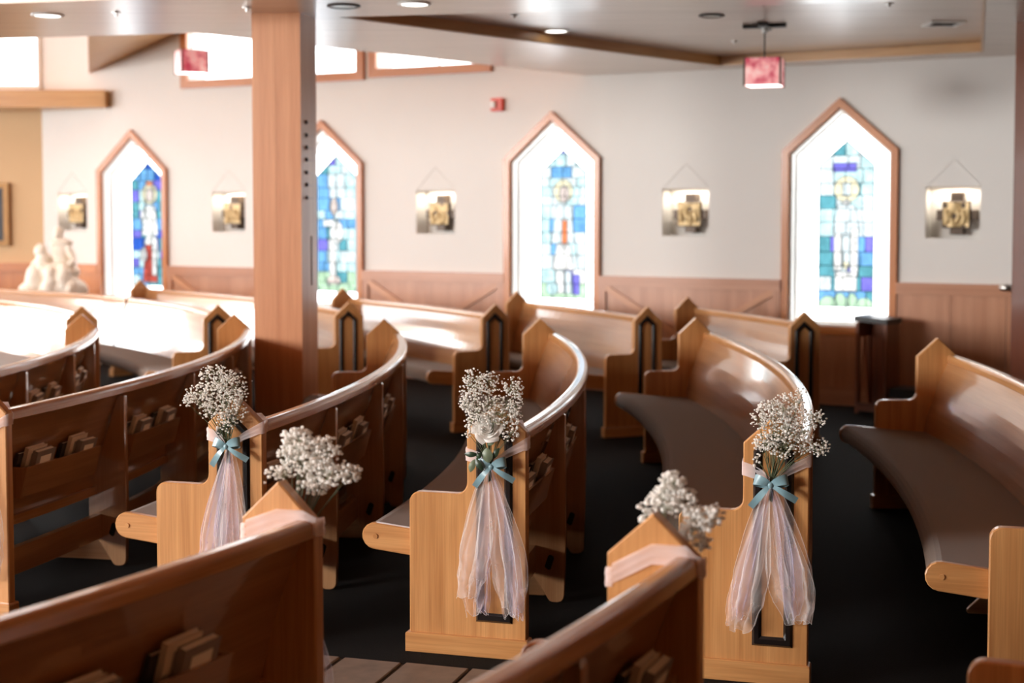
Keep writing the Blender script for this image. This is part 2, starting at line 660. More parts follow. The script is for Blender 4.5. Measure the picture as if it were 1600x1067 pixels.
fl = MB()
PLAN = [(-14.2, -5.2), (8.2, -5.2), (8.2, 10.35), (-5.5, 17.3), (-14.2, 17.3)]
fl.prism(PLAN, (0, 0, -0.2), Vector((1, 0, 0)), Vector((0, 1, 0)), UP, 0.2, 0, (1, 0, 0))
floor = fl.build('floor', M['carpet'], kind='structure')
cl = MB()
cl.prism(PLAN, (0, 0, 5.0), Vector((1, 0, 0)), Vector((0, 1, 0)), UP, 0.2, 0, (0, 1, 0))
cl.build('ceiling_upper', M['column'], kind='structure')

# ------------------------------------------------------------------ soffit ceiling with a coffer
ZC = 3.04
CB = 0.085
A_, B_, C_, D_ = (-1.17, 9.66), (1.87, 12.92), (3.88, 11.78), (2.92, 8.83)
sof = [(-9.0, 12.1), (-3.91, 10.87), (-2.32, 10.51), (0.80, 13.93), (8.0, 10.25), (8.0, 4.5), (1.5, 7.2), (-1.2, 8.0), (-2.25, 8.83), (-3.25, 9.03), (-9.0, 10.2)]
X_, Y_ = Vector((1, 0, 0)), Vector((0, 1, 0))
so = slab('ceiling', sof, [[A_, B_, C_, D_]], (0, 0, ZC), X_, Y_, UP, CB, None).build('ceiling', M['soffit'], kind='structure')
tag(so, 'glossy pale wooden soffit ceiling with a sunken coffer')
mb = MB()
mb.prism([(-1.3, 9.5), (1.9, 13.1), (4.1, 11.9), (3.1, 8.7)], (0, 0, ZC + CB + 0.001), X_, Y_, UP, 0.03, 0, (1, -0.05, 0))
mb.build('coffer_panel', M['soffit'], so)
mb = MB()
ip = [A_, B_, C_, D_]
for i in range(4):
    p, q = Vector(ip[i] + (0,)), Vector(ip[(i + 1) % 4] + (0,))
    d = (q - p)
    c = (p + q) / 2
    nrm = Vector((-d.y, d.x, 0)).normalized()
    cen = Vector((1.9, 10.8, 0))
    if (cen - c).dot(nrm) < 0:
        nrm = -nrm
    m1 = MB()
    m1.box(tuple(c + nrm * 0.012 + UP * (ZC + CB / 2 + 0.002)), d.length - 0.02, 0.02, CB - 0.006, math.atan2(d.y, d.x))
    m1.build('coffer_edge', M['valance'], so)
fa = MB()
p, q = Vector((-2.25, 8.83, 0)), Vector((-9.0, 10.2, 0))
d = q - p
fa.box(tuple((p + q) / 2 + Vector((0, 0.03, ZC + 0.28))), d.length, 0.06, 0.5, math.atan2(d.y, d.x))
fa.build('trim_1', M['valance'], kind='structure')

for k, (y0, y1, z0, z1) in enumerate(((9.8, 15.4, 0.8, 4.1), (2.2, 7.8, 0.8, 4.1), (-4.5, 1.1, 1.9, 4.5))):
    wf = MB()
    wf.ring(rect(y0 - 0.08, y1 + 0.08, z0 - 0.08, z1 + 0.08), rect(y0, y1, z0, z1), (-14.0, 0, 0), YX, UP, Vector((1, 0, 0)), 0.04)
    wo = wf.build('window_%d' % (8 + k), M['trimwood'], kind='structure')
    for q in range(3):
        a, b = y0 + (y1 - y0) * q / 3, y0 + (y1 - y0) * (q + 1) / 3
        mb = MB()
        mb.prism(rect(a + 0.03, b - 0.03, z0, z1), (-14.12, 0, 0), YX, UP, Vector((1, 0, 0)), 0.006)
        mb.build('pane', M['g_white'], wo)

# roof slope behind the soffit, wooden, falling towards the corner
mb = MB()
vs = []
for x, y in ((-5.0, 16.9), (-3.3, 11.15), (-1.2, 11.15), (-1.2, 15.2)):
    vs.append((x, y, 3.31 + 0.329 * (x + 5)))
vs += [(x, y, z + 0.06) for x, y, z in vs]
mb.add(vs, [(0, 1, 2, 3), (7, 6, 5, 4), (0, 4, 5, 1), (1, 5, 6, 2), (2, 6, 7, 3), (3, 7, 4, 0)], (1, 0, 0.33))
mb.build('ceiling_slope', M['valance'], kind='structure')
# valance box in the corner
mb = MB()
mb.box((-6.85, 16.72, 3.02), 4.35, 0.62, 0.2)
mb.build('trim_2', M['valance'], kind='structure')
mb = MB()
mb.box((-4.672, 16.5, 3.02), 0.02, 0.26, 0.205)
# clerestory behind the valance
wf = MB()
wf.ring(rect(-13.1, -5.60, 3.12, 4.9), rect(-13.0, -5.63, 3.22, 4.8), (0, 17.0, 0), X_, UP, -Y_, 0.04)
w7 = wf.build('window_7', M['white'], kind='structure')
for a, b in ((-13.0, -10.6), (-10.6, -8.2), (-8.2, -5.63)):
    mb = MB()
    mb.prism(rect(a + 0.02, b - 0.02, 3.22, 4.8), (0, 17.2, 0), X_, UP, -Y_, 0.006)
    mb.build('pane', M['g_white'], w7)

# ------------------------------------------------------------------ stained glass windows


def clip_poly(poly, house_pts):
    """Sutherland-Hodgman clip against a convex counter-clockwise polygon"""
    out = poly
    n = len(house_pts)
    for i in range(n):
        a, b = house_pts[i], house_pts[(i + 1) % n]
        inp, out = out, []
        if not inp:
            return []

        def side(p):
            return (b[0] - a[0]) * (p[1] - a[1]) - (b[1] - a[1]) * (p[0] - a[0])
        for k in range(len(inp)):
            p, q = inp[k], inp[(k + 1) % len(inp)]
            sp, sq = side(p), side(q)
            if sp >= 0:
                out.append(p)
            if (sp >= 0) != (sq >= 0):
                t = sp / (sp - sq)
                out.append((p[0] + (q[0] - p[0]) * t, p[1] + (q[1] - p[1]) * t))
    cl_ = []
    for p in out:
        if not cl_ or math.hypot(p[0] - cl_[-1][0], p[1] - cl_[-1][1]) > 1e-4:
            cl_.append(p)
    if len(cl_) > 1 and math.hypot(cl_[0][0] - cl_[-1][0], cl_[0][1] - cl_[-1][1]) < 1e-4:
        cl_.pop()
    return cl_


def ell(cx, cz, rx, rz, n=14):
    return [(cx + rx * math.cos(2 * PI * k / n), cz + rz * math.sin(2 * PI * k / n)) for k in range(n)]


def stained(X, n, spec):
    c = ws(X)
    dz_ = WDZ[n]
    ZS, ZP = 2.25 + dz_, 2.655 + dz_
    label = spec['label']
    win = empty('window_%d' % n, wp(c, 0, 0), None, None)
    win['kind'] = 'structure'
    win['label'] = label
    org = wp(c, 0, 0)
    # timber casing proud of the wall
    f = MB()
    ow, oz0, ozs, ozp = HW + 0.062, Z0 - 0.075, ZS + 0.028, ZP + 0.082
    f.ring(house(c, ow, oz0, ozs, ozp), house(c, HW + 0.002, Z0, ZS, ZP), wp(0, 0, 0.0), WT, UP, WN, 0.05)
    f.build('casing', M['trimwood'], win, org)
    # white reveal lining and the thin stop bead in it
    f = MB()
    f.ring(house(c, HW - 0.001, Z0 + 0.001, ZS - 0.001, ZP - 0.001), house(c, HW - 0.02, Z0 + 0.02, ZS - 0.008, ZP - 0.026), wp(0, 0, -0.13), WT, UP, WN, 0.13)
    f.build('reveal', M['white'], win, org)
    f = MB()
    f.ring(house(c, HW - 0.001, Z0 + 0.001, ZS - 0.001, ZP - 0.001), house(c, HW - 0.035, Z0 + 0.035, ZS - 0.014, ZP - 0.045), wp(0, 0, -0.27), WT, UP, WN, 0.14)
    f.build('sash', M['white'], win, org)
    gd = -0.26
    lead = MB()

    def subtract(polys, conv):
        # convex pieces of polys outside the convex counter-clockwise polygon conv
        res = []
        for p in polys:
            rest = p
            for k in range(len(conv)):
                a, b = conv[k], conv[(k + 1) % len(conv)]
                big = 5.0
                d = Vector((b[0] - a[0], b[1] - a[1])).normalized()
                nn = Vector((-d.y, d.x))
                A, B = Vector(a) - d * big, Vector(a) + d * big
                inside = [tuple(A), tuple(B), tuple(B + nn * big * 2), tuple(A + nn * big * 2)]
                outside = [tuple(B), tuple(A), tuple(A - nn * big * 2), tuple(B - nn * big * 2)]
                o_ = clip_poly(rest, outside)
                if len(o_) > 2 and abs(area2(o_)) > 1e-5:
                    res.append(o_)
                rest = clip_poly(rest, inside)
                if len(rest) < 3 or abs(area2(rest)) < 1e-5:
                    break
        return res

    def lead_line(poly, dd=0.0):
        for k in range(len(poly)):
            a, b = Vector(poly[k]), Vector(poly[(k + 1) % len(poly)])
            e = b - a
            if e.length < 0.015:
                continue
            nn = Vector((-e.y, e.x)).normalized() * 0.003
            lead.prism([tuple(a - nn), tuple(b - nn), tuple(b + nn), tuple(a + nn)], wp(0, 0, gd + dd - 0.002), WT, UP, WN, 0.010)

    def pieces(polys, mat):
        m = MB()
        for p in polys:
            m.prism(p if area2(p) > 0 else p[::-1], wp(0, 0, gd), WT, UP, WN, 0.005)
        if m.f:
            m.build('pane', M[mat], win, org)

    def pane(poly, mat, dd=0.0, ins=0.004):
        if len(poly) < 3 or abs(area2(poly)) < 0.0006:
            return
        if area2(poly) < 0:
            poly = poly[::-1]
        q = offset(poly, ins)
        if area2(q) <= 0:
            return
        m = MB()
        m.prism(q, wp(0, 0, gd + dd), WT, UP, WN, 0.006)
        m.build('pane', M[mat], win, org)
        for k in range(len(poly)):
            a, b = Vector(poly[k]), Vector(poly[(k + 1) % len(poly)])
            e = b - a
            if e.length < 0.015:
                continue
            nn = Vector((-e.y, e.x)).normalized() * 0.0045
            lead.prism([tuple(a - nn), tuple(b - nn), tuple(b + nn), tuple(a + nn)], wp(0, 0, gd + dd - 0.002), WT, UP, WN, 0.010)
    # inner coloured light
    ih, iz0, izs, izp = 0.25, 0.86, 2.15 + dz_, 2.37 + dz_
    inner = house(c, ih, iz0, izs, izp)
    hole = house(c, HW - 0.01, Z0 + 0.01, ZS - 0.004, ZP - 0.013)
    # white border panes
    L0, L1, R0, R1 = hole[0][0], inner[0][0], inner[1][0], hole[1][0]
    for a, b in ((iz0, 1.22), (1.22, 1.68), (1.68, izs)):
        pane(rect(L0, L1, a, b), 'g_white')
        pane(rect(R0, R1, a, b), 'g_white')
    pane([(L0, Z0 + 0.01), (c, Z0 + 0.01), (c, iz0), (L0, iz0)], 'g_white')
    pane([(c, Z0 + 0.01), (R1, Z0 + 0.01), (R1, iz0), (c, iz0)], 'g_white')
    pane([(L0, izs), (L1, izs), (c, izp), hole[3], hole[4]], 'g_white')
    pane([(R0, izs), (R1, izs), hole[2], hole[3], (c, izp)], 'g_white')
    # the figure: convex pieces, the later ones cut out of the earlier ones
    figs = []
    for kind, cx, cz, rx, rz, mat in spec['fig']:
        if kind in 'eh':
            q_ = ell(c + cx, cz, rx, rz, 10)
        elif kind == 'r':
            q_ = rect(c + cx - rx, c + cx + rx, cz - rz, cz + rz)
        else:
            q_ = [(c + cx - rx, cz - rz), (c + cx + rx, cz - rz), (c + cx + rx * .6, cz + rz), (c + cx - rx * .6, cz + rz)]
        figs.append((clip_poly(q_, inner), mat))
    for k_, (q_, mat) in enumerate(figs):
        bits = [q_]
        for q2, _ in figs[k_ + 1:]:
            bits = subtract(bits, q2)
        pieces(bits, mat)
        lead_line(q_)
    # coloured background: uneven courses of small panes
    rng = random.Random(100 + n)
    z = iz0
    hill = spec.get('hill', 0)
    row = 0
    while z < izp - 0.02:
        h = rng.uniform(0.085, 0.15)
        x = c - ih
        while x < c + ih - 0.01:
            wd = rng.uniform(0.09, 0.17)
            if c + ih - (x + wd) < 0.06:
                wd = c + ih - x
            zj = rng.uniform(-0.012, 0.012)
            poly = [(x, z), (x + wd, z), (x + wd, z + h), (x, z + h)]
            poly = clip_poly(poly, inner)
            mid = x + wd / 2 - c
            t = (z - iz0) / (izp - iz0)
            if len(poly) > 2 and abs(area2(poly)) > 0.0008:
                bits = [poly]
                for fp, _ in figs:
                    bits = subtract(bits, fp)
                pieces(bits, spec['bg'](mid, t, rng))
                if bits:
                    lead_line(poly, -0.006)
            x += wd
        z += h
        row += 1
    lead.build('lead_came', M['lead'], win, org)
    return win


def bg1(m, t, r):
    return r.choice(['g_teal', 'g_sky', 'g_aqua', 'g_teal', 'g_blue', 'g_violet', 'g_sky'] if t < .8 else ['g_blue', 'g_violet', 'g_sky'])


def bg2(m, t, r):
    if t < 0.1:
        return r.choice(['g_green', 'g_teal'])
    return r.choice(['g_sky', 'g_aqua', 'g_aqua', 'g_pale', 'g_teal', 'g_pale'] if m > -0.08 else ['g_teal', 'g_sky', 'g_aqua', 'g_sky', 'g_violet'])


def bg3(m, t, r):
    if t < 0.04:
        return 'g_green'
    if t < 0.17:
        return r.choice(['g_aqua', 'g_violet', 'g_sky', 'g_robe'])
    return r.choice(['g_aqua', 'g_pale', 'g_aqua', 'g_sky', 'g_pale', 'g_pale'] if t < .9 else ['g_violet', 'g_aqua'])


def bg4(m, t, r):
    if t < 0.42:
        return r.choice(['g_teal', 'g_sky', 'g_teal', 'g_aqua', 'g_violet', 'g_blue', 'g_pale'])
    return r.choice(['g_aqua', 'g_pale', 'g_teal', 'g_pale', 'g_aqua', 'g_teal', 'g_pale'])


def g(*a):
    return list(a)


SP = [
    dict(label='gable-topped stained glass window with a red-robed haloed figure, nearest the white sculpture', bg=bg1, fig=g(
        ('e', 0.02, 1.93, 0.115, 0.13, 'g_gold'), ('r', 0.02, 2.05, 0.05, 0.025, 'g_amber'), ('e', 0.02, 1.92, 0.055, 0.085, 'g_flesh'),
        ('t', 0.02, 1.62, 0.125, 0.17, 'g_robe'), ('e', -0.07, 1.66, 0.05, 0.1, 'g_robe'), ('t', 0.03, 1.4, 0.1, 0.06, 'g_robe'),
        ('t', 0.02, 1.12, 0.115, 0.22, 'g_red'), ('r', 0.09, 1.2, 0.04, 0.22, 'g_robe'), ('e', -0.08, 1.22, 0.05, 0.09, 'g_robe'))),
    dict(label='gable-topped stained glass window half hidden behind the wooden column', bg=bg2, fig=g(
        ('e', -0.03, 1.78, 0.05, 0.1, 'g_flesh'), ('e', 0.0, 1.5, 0.09, 0.13, 'g_robe'), ('r', -0.09, 1.6, 0.08, 0.035, 'g_robe'),
        ('r', -0.05, 1.24, 0.045, 0.2, 'g_robe'), ('e', -0.04, 0.97, 0.09, 0.07, 'g_flesh'), ('h', 0.0, 0.86, 0.25, 0.08, 'g_green'))),
    dict(label='very pale stained glass window standing between the fire alarm and wall corner line', bg=bg3, fig=g(
        ('e', 0.0, 1.93, 0.11, 0.12, 'g_gold'), ('e', 0.01, 1.9, 0.055, 0.09, 'g_flesh'), ('t', 0.0, 1.6, 0.13, 0.19, 'g_pale'),
        ('r', 0.015, 1.5, 0.03, 0.14, 'g_amber'), ('t', 0.0, 1.27, 0.12, 0.13, 'g_robe'), ('r', -0.03, 1.02, 0.05, 0.11, 'g_robe'),
        ('r', 0.045, 1.02, 0.04, 0.11, 'g_pale'), ('r', 0.14, 1.0, 0.04, 0.1, 'g_violet'), ('e', -0.12, 0.96, 0.07, 0.07, 'g_aqua'))),
    dict(label='largest stained glass window, grey robed figure with round pale halo, beside the kneeling desk', bg=bg4, fig=g(
        ('e', 0.0, 1.93, 0.12, 0.125, 'g_gold'), ('r', -0.02, 2.13, 0.11, 0.04, 'g_violet'), ('r', 0.0, 1.93, 0.035, 0.06, 'g_pale'), ('e', 0.0, 1.81, 0.035, 0.025, 'g_robe'),
        ('t', 0.0, 1.66, 0.13, 0.13, 'g_pale'), ('r', -0.075, 1.36, 0.035, 0.17, 'g_robe'), ('r', 0.075, 1.36, 0.035, 0.22, 'g_robe'),
        ('r', 0.0, 1.38, 0.035, 0.15, 'g_pale'), ('e', 0.0, 1.24, 0.03, 0.04, 'g_gold'), ('r', 0.0, 1.09, 0.1, 0.09, 'g_robe'),
        ('h', -0.16, 0.86, 0.09, 0.1, 'g_green'), ('h', -0.05, 0.86, 0.07, 0.13, 'g_green'), ('h', 0.06, 0.86, 0.06, 0.13, 'g_green'), ('h', 0.17, 0.86, 0.09, 0.09, 'g_green'))),
]
for (X, n), sp in zip(WIN, SP):
    stained(X, n, sp)

# clerestory windows high on the wall
for k, (s0, s1, z0, z1) in enumerate(CLR):
    win = empty('window_%d' % (5 + k), wp((s0 + s1) / 2, z0, 0))
    win['kind'] = 'structure'
    win['label'] = ['bright clerestory window behind the rose pendant lamp', 'bright clerestory window cut by the soffit edge above the fire alarm'][k]
    org = wp((s0 + s1) / 2, z0, 0)
    f = MB()
    f.ring(rect(s0 - 0.09, s1 + 0.09, z0 - 0.09, z1 + 0.09), rect(s0, s1, z0, z1), wp(0, 0, 0), WT, UP, WN, 0.04)
    f.build('casing', M['trimwood'], win, org)
    nb = 3 if k == 0 else 2
    for i in range(nb):
        a = s0 + (s1 - s0) * i / nb
        b = s0 + (s1 - s0) * (i + 1) / nb
        m = MB()
        m.prism(rect(a + 0.01, b - 0.01, z0 + .005, z1 - .005), wp(0, 0, -0.2), WT, UP, WN, 0.006)
        m.build('pane', M['g_white'], win, org)
        if i:
            m = MB()
            m.prism(rect(a - 0.012, a + 0.012, z0, z1), wp(0, 0, -0.21), WT, UP, WN, 0.02)
            m.build('mullion', M['white'], win, org)

# ------------------------------------------------------------------ wainscot
WZ = 1.11
wt = empty('trim_3', wp(0, 0, 0))
wt['kind'] = 'structure'
wt['label'] = 'wooden wainscot with cap rail and slanting battens along the window wall'
worg = wp(0, 0, 0)
edges = [0.0]
for X, n in WIN:
    edges += [ws(X) - HW - 0.064, ws(X) + HW + 0.064]
edges += [ws(7.9)]


def wbox(name, s0, s1, z0, z1, d0, d1, mat='wains', grain=None, parent=None):
    m = MB()
    m.prism(rect(s0, s1, z0, z1), wp(0, 0, d0), WT, UP, WN, d1 - d0, 0, grain if grain is not None else (WT if s1 - s0 > z1 - z0 else UP))
    return m.build(name, M[mat], parent or wt, worg)


for i in range(0, len(edges), 2):
    a, b = edges[i], edges[i + 1]
    off = 0.0 if b < SPLIT else 0.012
    wm = 'trimwood' if i == 0 else 'wains'
    wbox('cap_rail', a, b, WZ - 0.10, WZ, 0.002 + off, 0.055 + off, wm)
    wbox('base_rail', a, b, 0.0, 0.16, 0.002 + off, 0.045 + off)
    npl = max(1, round((b - a) / 0.45)) if i == len(edges) - 2 else 1
    for k in range(npl):
        wbox('panel', a + (b - a) * k / npl + 0.002, a + (b - a) * (k + 1) / npl - 0.002, 0.16, WZ - 0.1, 0.002 + off, 0.022 + off, wm, UP)
    if 0 < i < len(edges) - 2:
        wbox('stile', a, a + 0.07, 0.16, WZ - 0.1, 0.022 + off, 0.045 + off)
        wbox('stile', b - 0.07, b, 0.16, WZ - 0.1, 0.022 + off, 0.045 + off)
        cmid = (a + b) / 2
        hh = (b - a) / 2 * 0.55
        for (p, q) in (((a + 0.05, WZ - 0.10), (cmid, WZ - 0.10 - hh)), ((b - 0.05, WZ - 0.10), (cmid, WZ - 0.10 - hh))):
            e = Vector((q[0] - p[0], q[1] - p[1]))
            nn = Vector((-e.y, e.x)).normalized() * 0.03
            p_, q_ = Vector(p), Vector(q)
            m = MB()
            m.prism([tuple(p_ - nn), tuple(q_ - nn), tuple(q_ + nn), tuple(p_ + nn)], wp(0, 0, 0.0225 + off), WT, UP, WN, 0.02, 0, WT * e.x + UP * e.y)
            m.build('batten', M['column'], wt, worg)
for X, n in WIN:
    c = ws(X)
    off = 0.012 if n == 4 else 0
    wbox('apron_panel', c - HW - 0.06, c + HW + 0.06, 0.16, Z0 - 0.08, 0.002 + off, 0.03 + off, grain=UP)
    wbox('base_rail', c - HW - 0.06, c + HW + 0.06, 0.0, 0.16, 0.002 + off, 0.045 + off)
    for k in (-0.3, 0.3):
        wbox('stile', c + k - 0.035, c + k + 0.035, 0.16, Z0 - 0.08, 0.03 + off, 0.04 + off)
# wainscot of the tan wall beside the corner
m = MB()
m.box((-9.6, 16.99, 0.38), 8.0, 0.05, 0.76, grain=(0, 0, 1))
m.box((-6.58, 16.99, 0.93), 1.96, 0.05, 0.34, grain=(0, 0, 1))
t4 = m.build('trim_4', M['trimwood'], kind='structure')
m = MB()
m.box((-6.58, 16.975, 1.06), 1.96, 0.09, 0.1)
m.build('cap_rail', M['trimwood'], t4)

# ------------------------------------------------------------------ niches and the plaques in them
plq = ['half turned into the corner above the white sculpture', 'beside the column, before the window with the red figure',
       'under the fire alarm, next to the pale window', 'centred between the pale window and the largest window',
       'beyond the largest window, above the kneeling desk']
for k, X in enumerate(NICHE):
    s = ws(X)
    par = wl if s < SPLIT else wr
    ni = MB()
    dpt = 0.2
    ni.prism(rect(s - NS, s + NS, NZ0, NZ1), wp(0, 0, -dpt - 0.01), WT, UP, WN, 0.01)
    ni.prism(rect(s - NS, s - NS + 0.004, NZ0, NZ1), wp(0, 0, -dpt), WT, UP, WN, dpt)
    ni.prism(rect(s + NS - 0.004, s + NS, NZ0, NZ1), wp(0, 0, -dpt), WT, UP, WN, dpt)
    ni.prism(rect(s - NS, s + NS, NZ0, NZ0 + 0.004), wp(0, 0, -dpt), WT, UP, WN, dpt)
    ni.prism(rect(s - NS, s + NS, NZ1 - 0.004, NZ1), wp(0, 0, -dpt), WT, UP, WN, dpt)
    ni.build('niche', M['wall'], par)
    for sg in (-1, 1):
        m = MB()
        a, b = Vector((s + sg * (NS - 0.01), NZ1 + 0.012)), Vector((s, NZ1 + 0.235))
        e = b - a
        nn = Vector((-e.y, e.x)).normalized() * 0.005
        m.prism([tuple(a - nn), tuple(b - nn), tuple(b + nn), tuple(a + nn)], wp(0, 0, 0.0125 if par is wr else 0.0005), WT, UP, WN, 0.005)
        m.build('gable_bead', M['wall'], par)
    d = bpy.data.lights.new('niche_lamp', 'AREA')
    d.shape = 'RECTANGLE'
    d.size, d.size_y = 0.3, 0.1
    d.energy = 2.2
    d.color = (1, 0.9, 0.76)
    lo = bpy.data.objects.new('niche_lamp', d)
    COL.objects.link(lo)
    lo.location = wp(s, NZ1 - 0.012, -0.1)
    lo.rotation_euler = (0, 0, math.atan2(WT.y, WT.x))
    org = wp(s + 0.02, 1.70, -0.1)
    pl = empty('station_plaque', org, 'cream relief plaque in lit niche ' + plq[k], 'plaque', 'relief plaques in the wall niches')
    cr = MB()
    cr.prism(rect(s - 0.15, s + 0.19, 1.655, 1.745), wp(0, 0, -0.195), WT, UP, WN, 0.13, 0.006)
    cr.build('cross_arm', M['bronze'], pl, org)
    cr = MB()
    cr.prism(rect(s - 0.035, s + 0.075, 1.53, 1.90), wp(0, 0, -0.194), WT, UP, WN, 0.125, 0.006)
    cr.build('cross_upright', M['bronze'], pl, org)
    sq = MB()
    sq.prism(rect(s - 0.1, s + 0.14, 1.585, 1.82), wp(0, 0, -0.07), WT, UP, WN, 0.03, 0.008)
    plate = sq.build('relief_plate', M['bronze'], pl, org)
    rel = random.Random(40 + k)
    n = 16
    P = []
    for i in range(n + 1):
        r_ = []
        for j in range(n + 1):
            a, b = i / n, j / n
            hgt = 0.006
            for q in range(1):
                hgt += 0.0
            r_.append(wp(s - 0.088 + 0.216 * a, 1.597 + 0.211 * b, -0.04 + 0.004 + 0.006 * math.sin(a * 9 + k) * math.sin(b * 7 + k * 2)))
        P.append(r_)
    rg = MB()
    rg.grid(P)
    rg.build('relief_ground', M['relief'], plate, org, True)
    for q in range(4):
        fx, fz = s - 0.05 + 0.046 * q + rel.uniform(-.01, .01), 1.66 + rel.uniform(-0.02, 0.03)
        fg = MB()
        Rw = Matrix((WT, WN, UP)).transposed()
        tl = Matrix.Rotation(rel.uniform(-0.5, 0.5), 3, 'Y')
        fg.ellipsoid(wp(fx, fz, -0.03), 0.022, 0.014, 0.05, 10, 8, Rw @ tl)
        fg.ellipsoid(wp(fx + rel.uniform(-.01, .01), fz + 0.066, -0.028), 0.013, 0.012, 0.016, 8, 6, Rw)
        fg.build('relief_figure', M['relief'], plate, org, True)

# ------------------------------------------------------------------ column and post
def column(name, c, size, rot, label, mat, seam):
    o = empty(name, (c[0], c[1], 0), label, None)
    o['kind'] = 'structure'
    R = Matrix.Rotation(rot, 3, 'Z')
    cv = Vector((c[0], c[1], 0))
    for sg, wd in ((-1, 0.48), (1, 0.52)):
        m = MB()
        wdt = size * wd - 0.0006
        cx = -size / 2 + wdt / 2 if sg < 0 else size / 2 - wdt / 2
        m.box(cv + R @ Vector((cx, 0.0, ZC / 2)), wdt, size, ZC, rot, (0, 0, 1), R)
        m.build('board', M[mat], o, cv)
    return o, R, cv


co, R, cv = column('column_1', (-1.53, 9.62), 0.335, rad(-10), 'square honey-brown wooden column with a row of dark peg holes', 'column', True)
for k, v in enumerate((192, 212, 231, 250, 270, 289, 309)):
    z = EYE + (328 - v) * 9.55 / 2222
    m = MB()
    m.disc(cv + R @ Vector((0.165, -0.06, z)), 0.013, 0.012, 12, R @ X_)
    m.build('peg', M['dark'], co, cv)
    m = MB()
    m.box(cv + R @ Vector((0.169, 0.03, z - 0.002)), 0.004, 0.15, 0.014, 0, None, R)
    m.build('number_plate', M['wains'], co, cv)
m = MB()
m.box(cv + R @ Vector((0.168, 0.04, 1.40)), 0.004, 0.012, 0.33, 0, None, R)
m.build('slot', M['dark'], co, cv)
column('column_2', (3.73, 9.75), 0.42, rad(8), 'dark reddish wooden post cut off by the frame edge', 'post', True)

# ------------------------------------------------------------------ pews
C0 = Vector((-10.0, 8.2, 0))


def er(a):
    return Vector((math.cos(a), math.sin(a), 0))


def et(a):
    return Vector((-math.sin(a), math.cos(a), 0))


LEAN = 0.313


def xb(z):
    """rear surface of the leaning backrest"""
    return -0.022 - 0.13 * (0.885 - z) - 0.37 * (0.265 - (z - 0.37) ** 2)


PANEL = rounded([(0, 0.0, 0), (0, 0.89, 0.004), (-0.12, 1.0, 0.004), (-0.24, 0.89, 0.006), (-0.24, 0.637, 0.045), (-0.478, 0.637, 0.042), (-0.478, 0.0, 0)], 5)


def house_x(x0, x1, z0, zc):
    c = (x0 + x1) / 2
    return [(x0, z0), (x1, z0), (x1, zc), (c, zc + (x1 - x0) / 2 * 0.934), (x0, zc)]


def sweep(mb, r, a0, a1, prof, n=None, cap=True):
    """closed profile (x, z) swept along the pew's arc"""
    if n is None:
        n = max(2, int(abs(a1 - a0) * r / 0.09))
    if area2(prof) < 0:
        prof = prof[::-1]
    m = len(prof)
    vs, fs, uvs = [], [], []
    cum = [0.0]
    for k in range(m):
        p, q = prof[k], prof[(k + 1) % m]
        cum.append(cum[-1] + math.hypot(q[0] - p[0], q[1] - p[1]))
    for i in range(n + 1):
        a = a0 + (a1 - a0) * i / n
        d = er(a)
        for x, z in prof:
            vs.append(C0 + d * (r + x) + UP * z)
    for i in range(n):
        u0, u1 = r * (a1 - a0) * i / n, r * (a1 - a0) * (i + 1) / n
        for k in range(m):
            j = (k + 1) % m
            fs.append((i * m + k, (i + 1) * m + k, (i + 1) * m + j, i * m + j)[::-1])
            uvs.append([(u0, cum[k]), (u1, cum[k]), (u1, cum[k + 1]), (u0, cum[k + 1])][::-1])
    if cap:
        fs.append([k for k in range(m)])
        uvs.append([(prof[k][0], prof[k][1]) for k in range(m)])
        fs.append([n * m + k for k in range(m)][::-1])
        uvs.append([(prof[k][0], prof[k][1]) for k in range(m)][::-1])
    mb.add(vs, fs, uvs=uvs)


def capsule(x0, z0, x1, z1, r, seg=8):
    """rounded nose at (x0,z0), square at (x1,z1)"""
    a = math.atan2(z1 - z0, x1 - x0)
    out = []
    for k in range(seg + 1):
        t = a + PI / 2 + PI * k / seg
        out.append((x0 + r * math.cos(t), z0 + r * math.sin(t)))
    out.append((x1 + r * math.cos(a - PI / 2), z1 + r * math.sin(a - PI / 2)))
    out.append((x1 + r * math.cos(a + PI / 2), z1 + r * math.sin(a + PI / 2)))
    return out


RAIL = rounded([(-0.066, 0.852, 0.006), (-0.004, 0.852, 0.006), (-0.004, 0.902, 0.02), (-0.066, 0.902, 0.02)], 4)


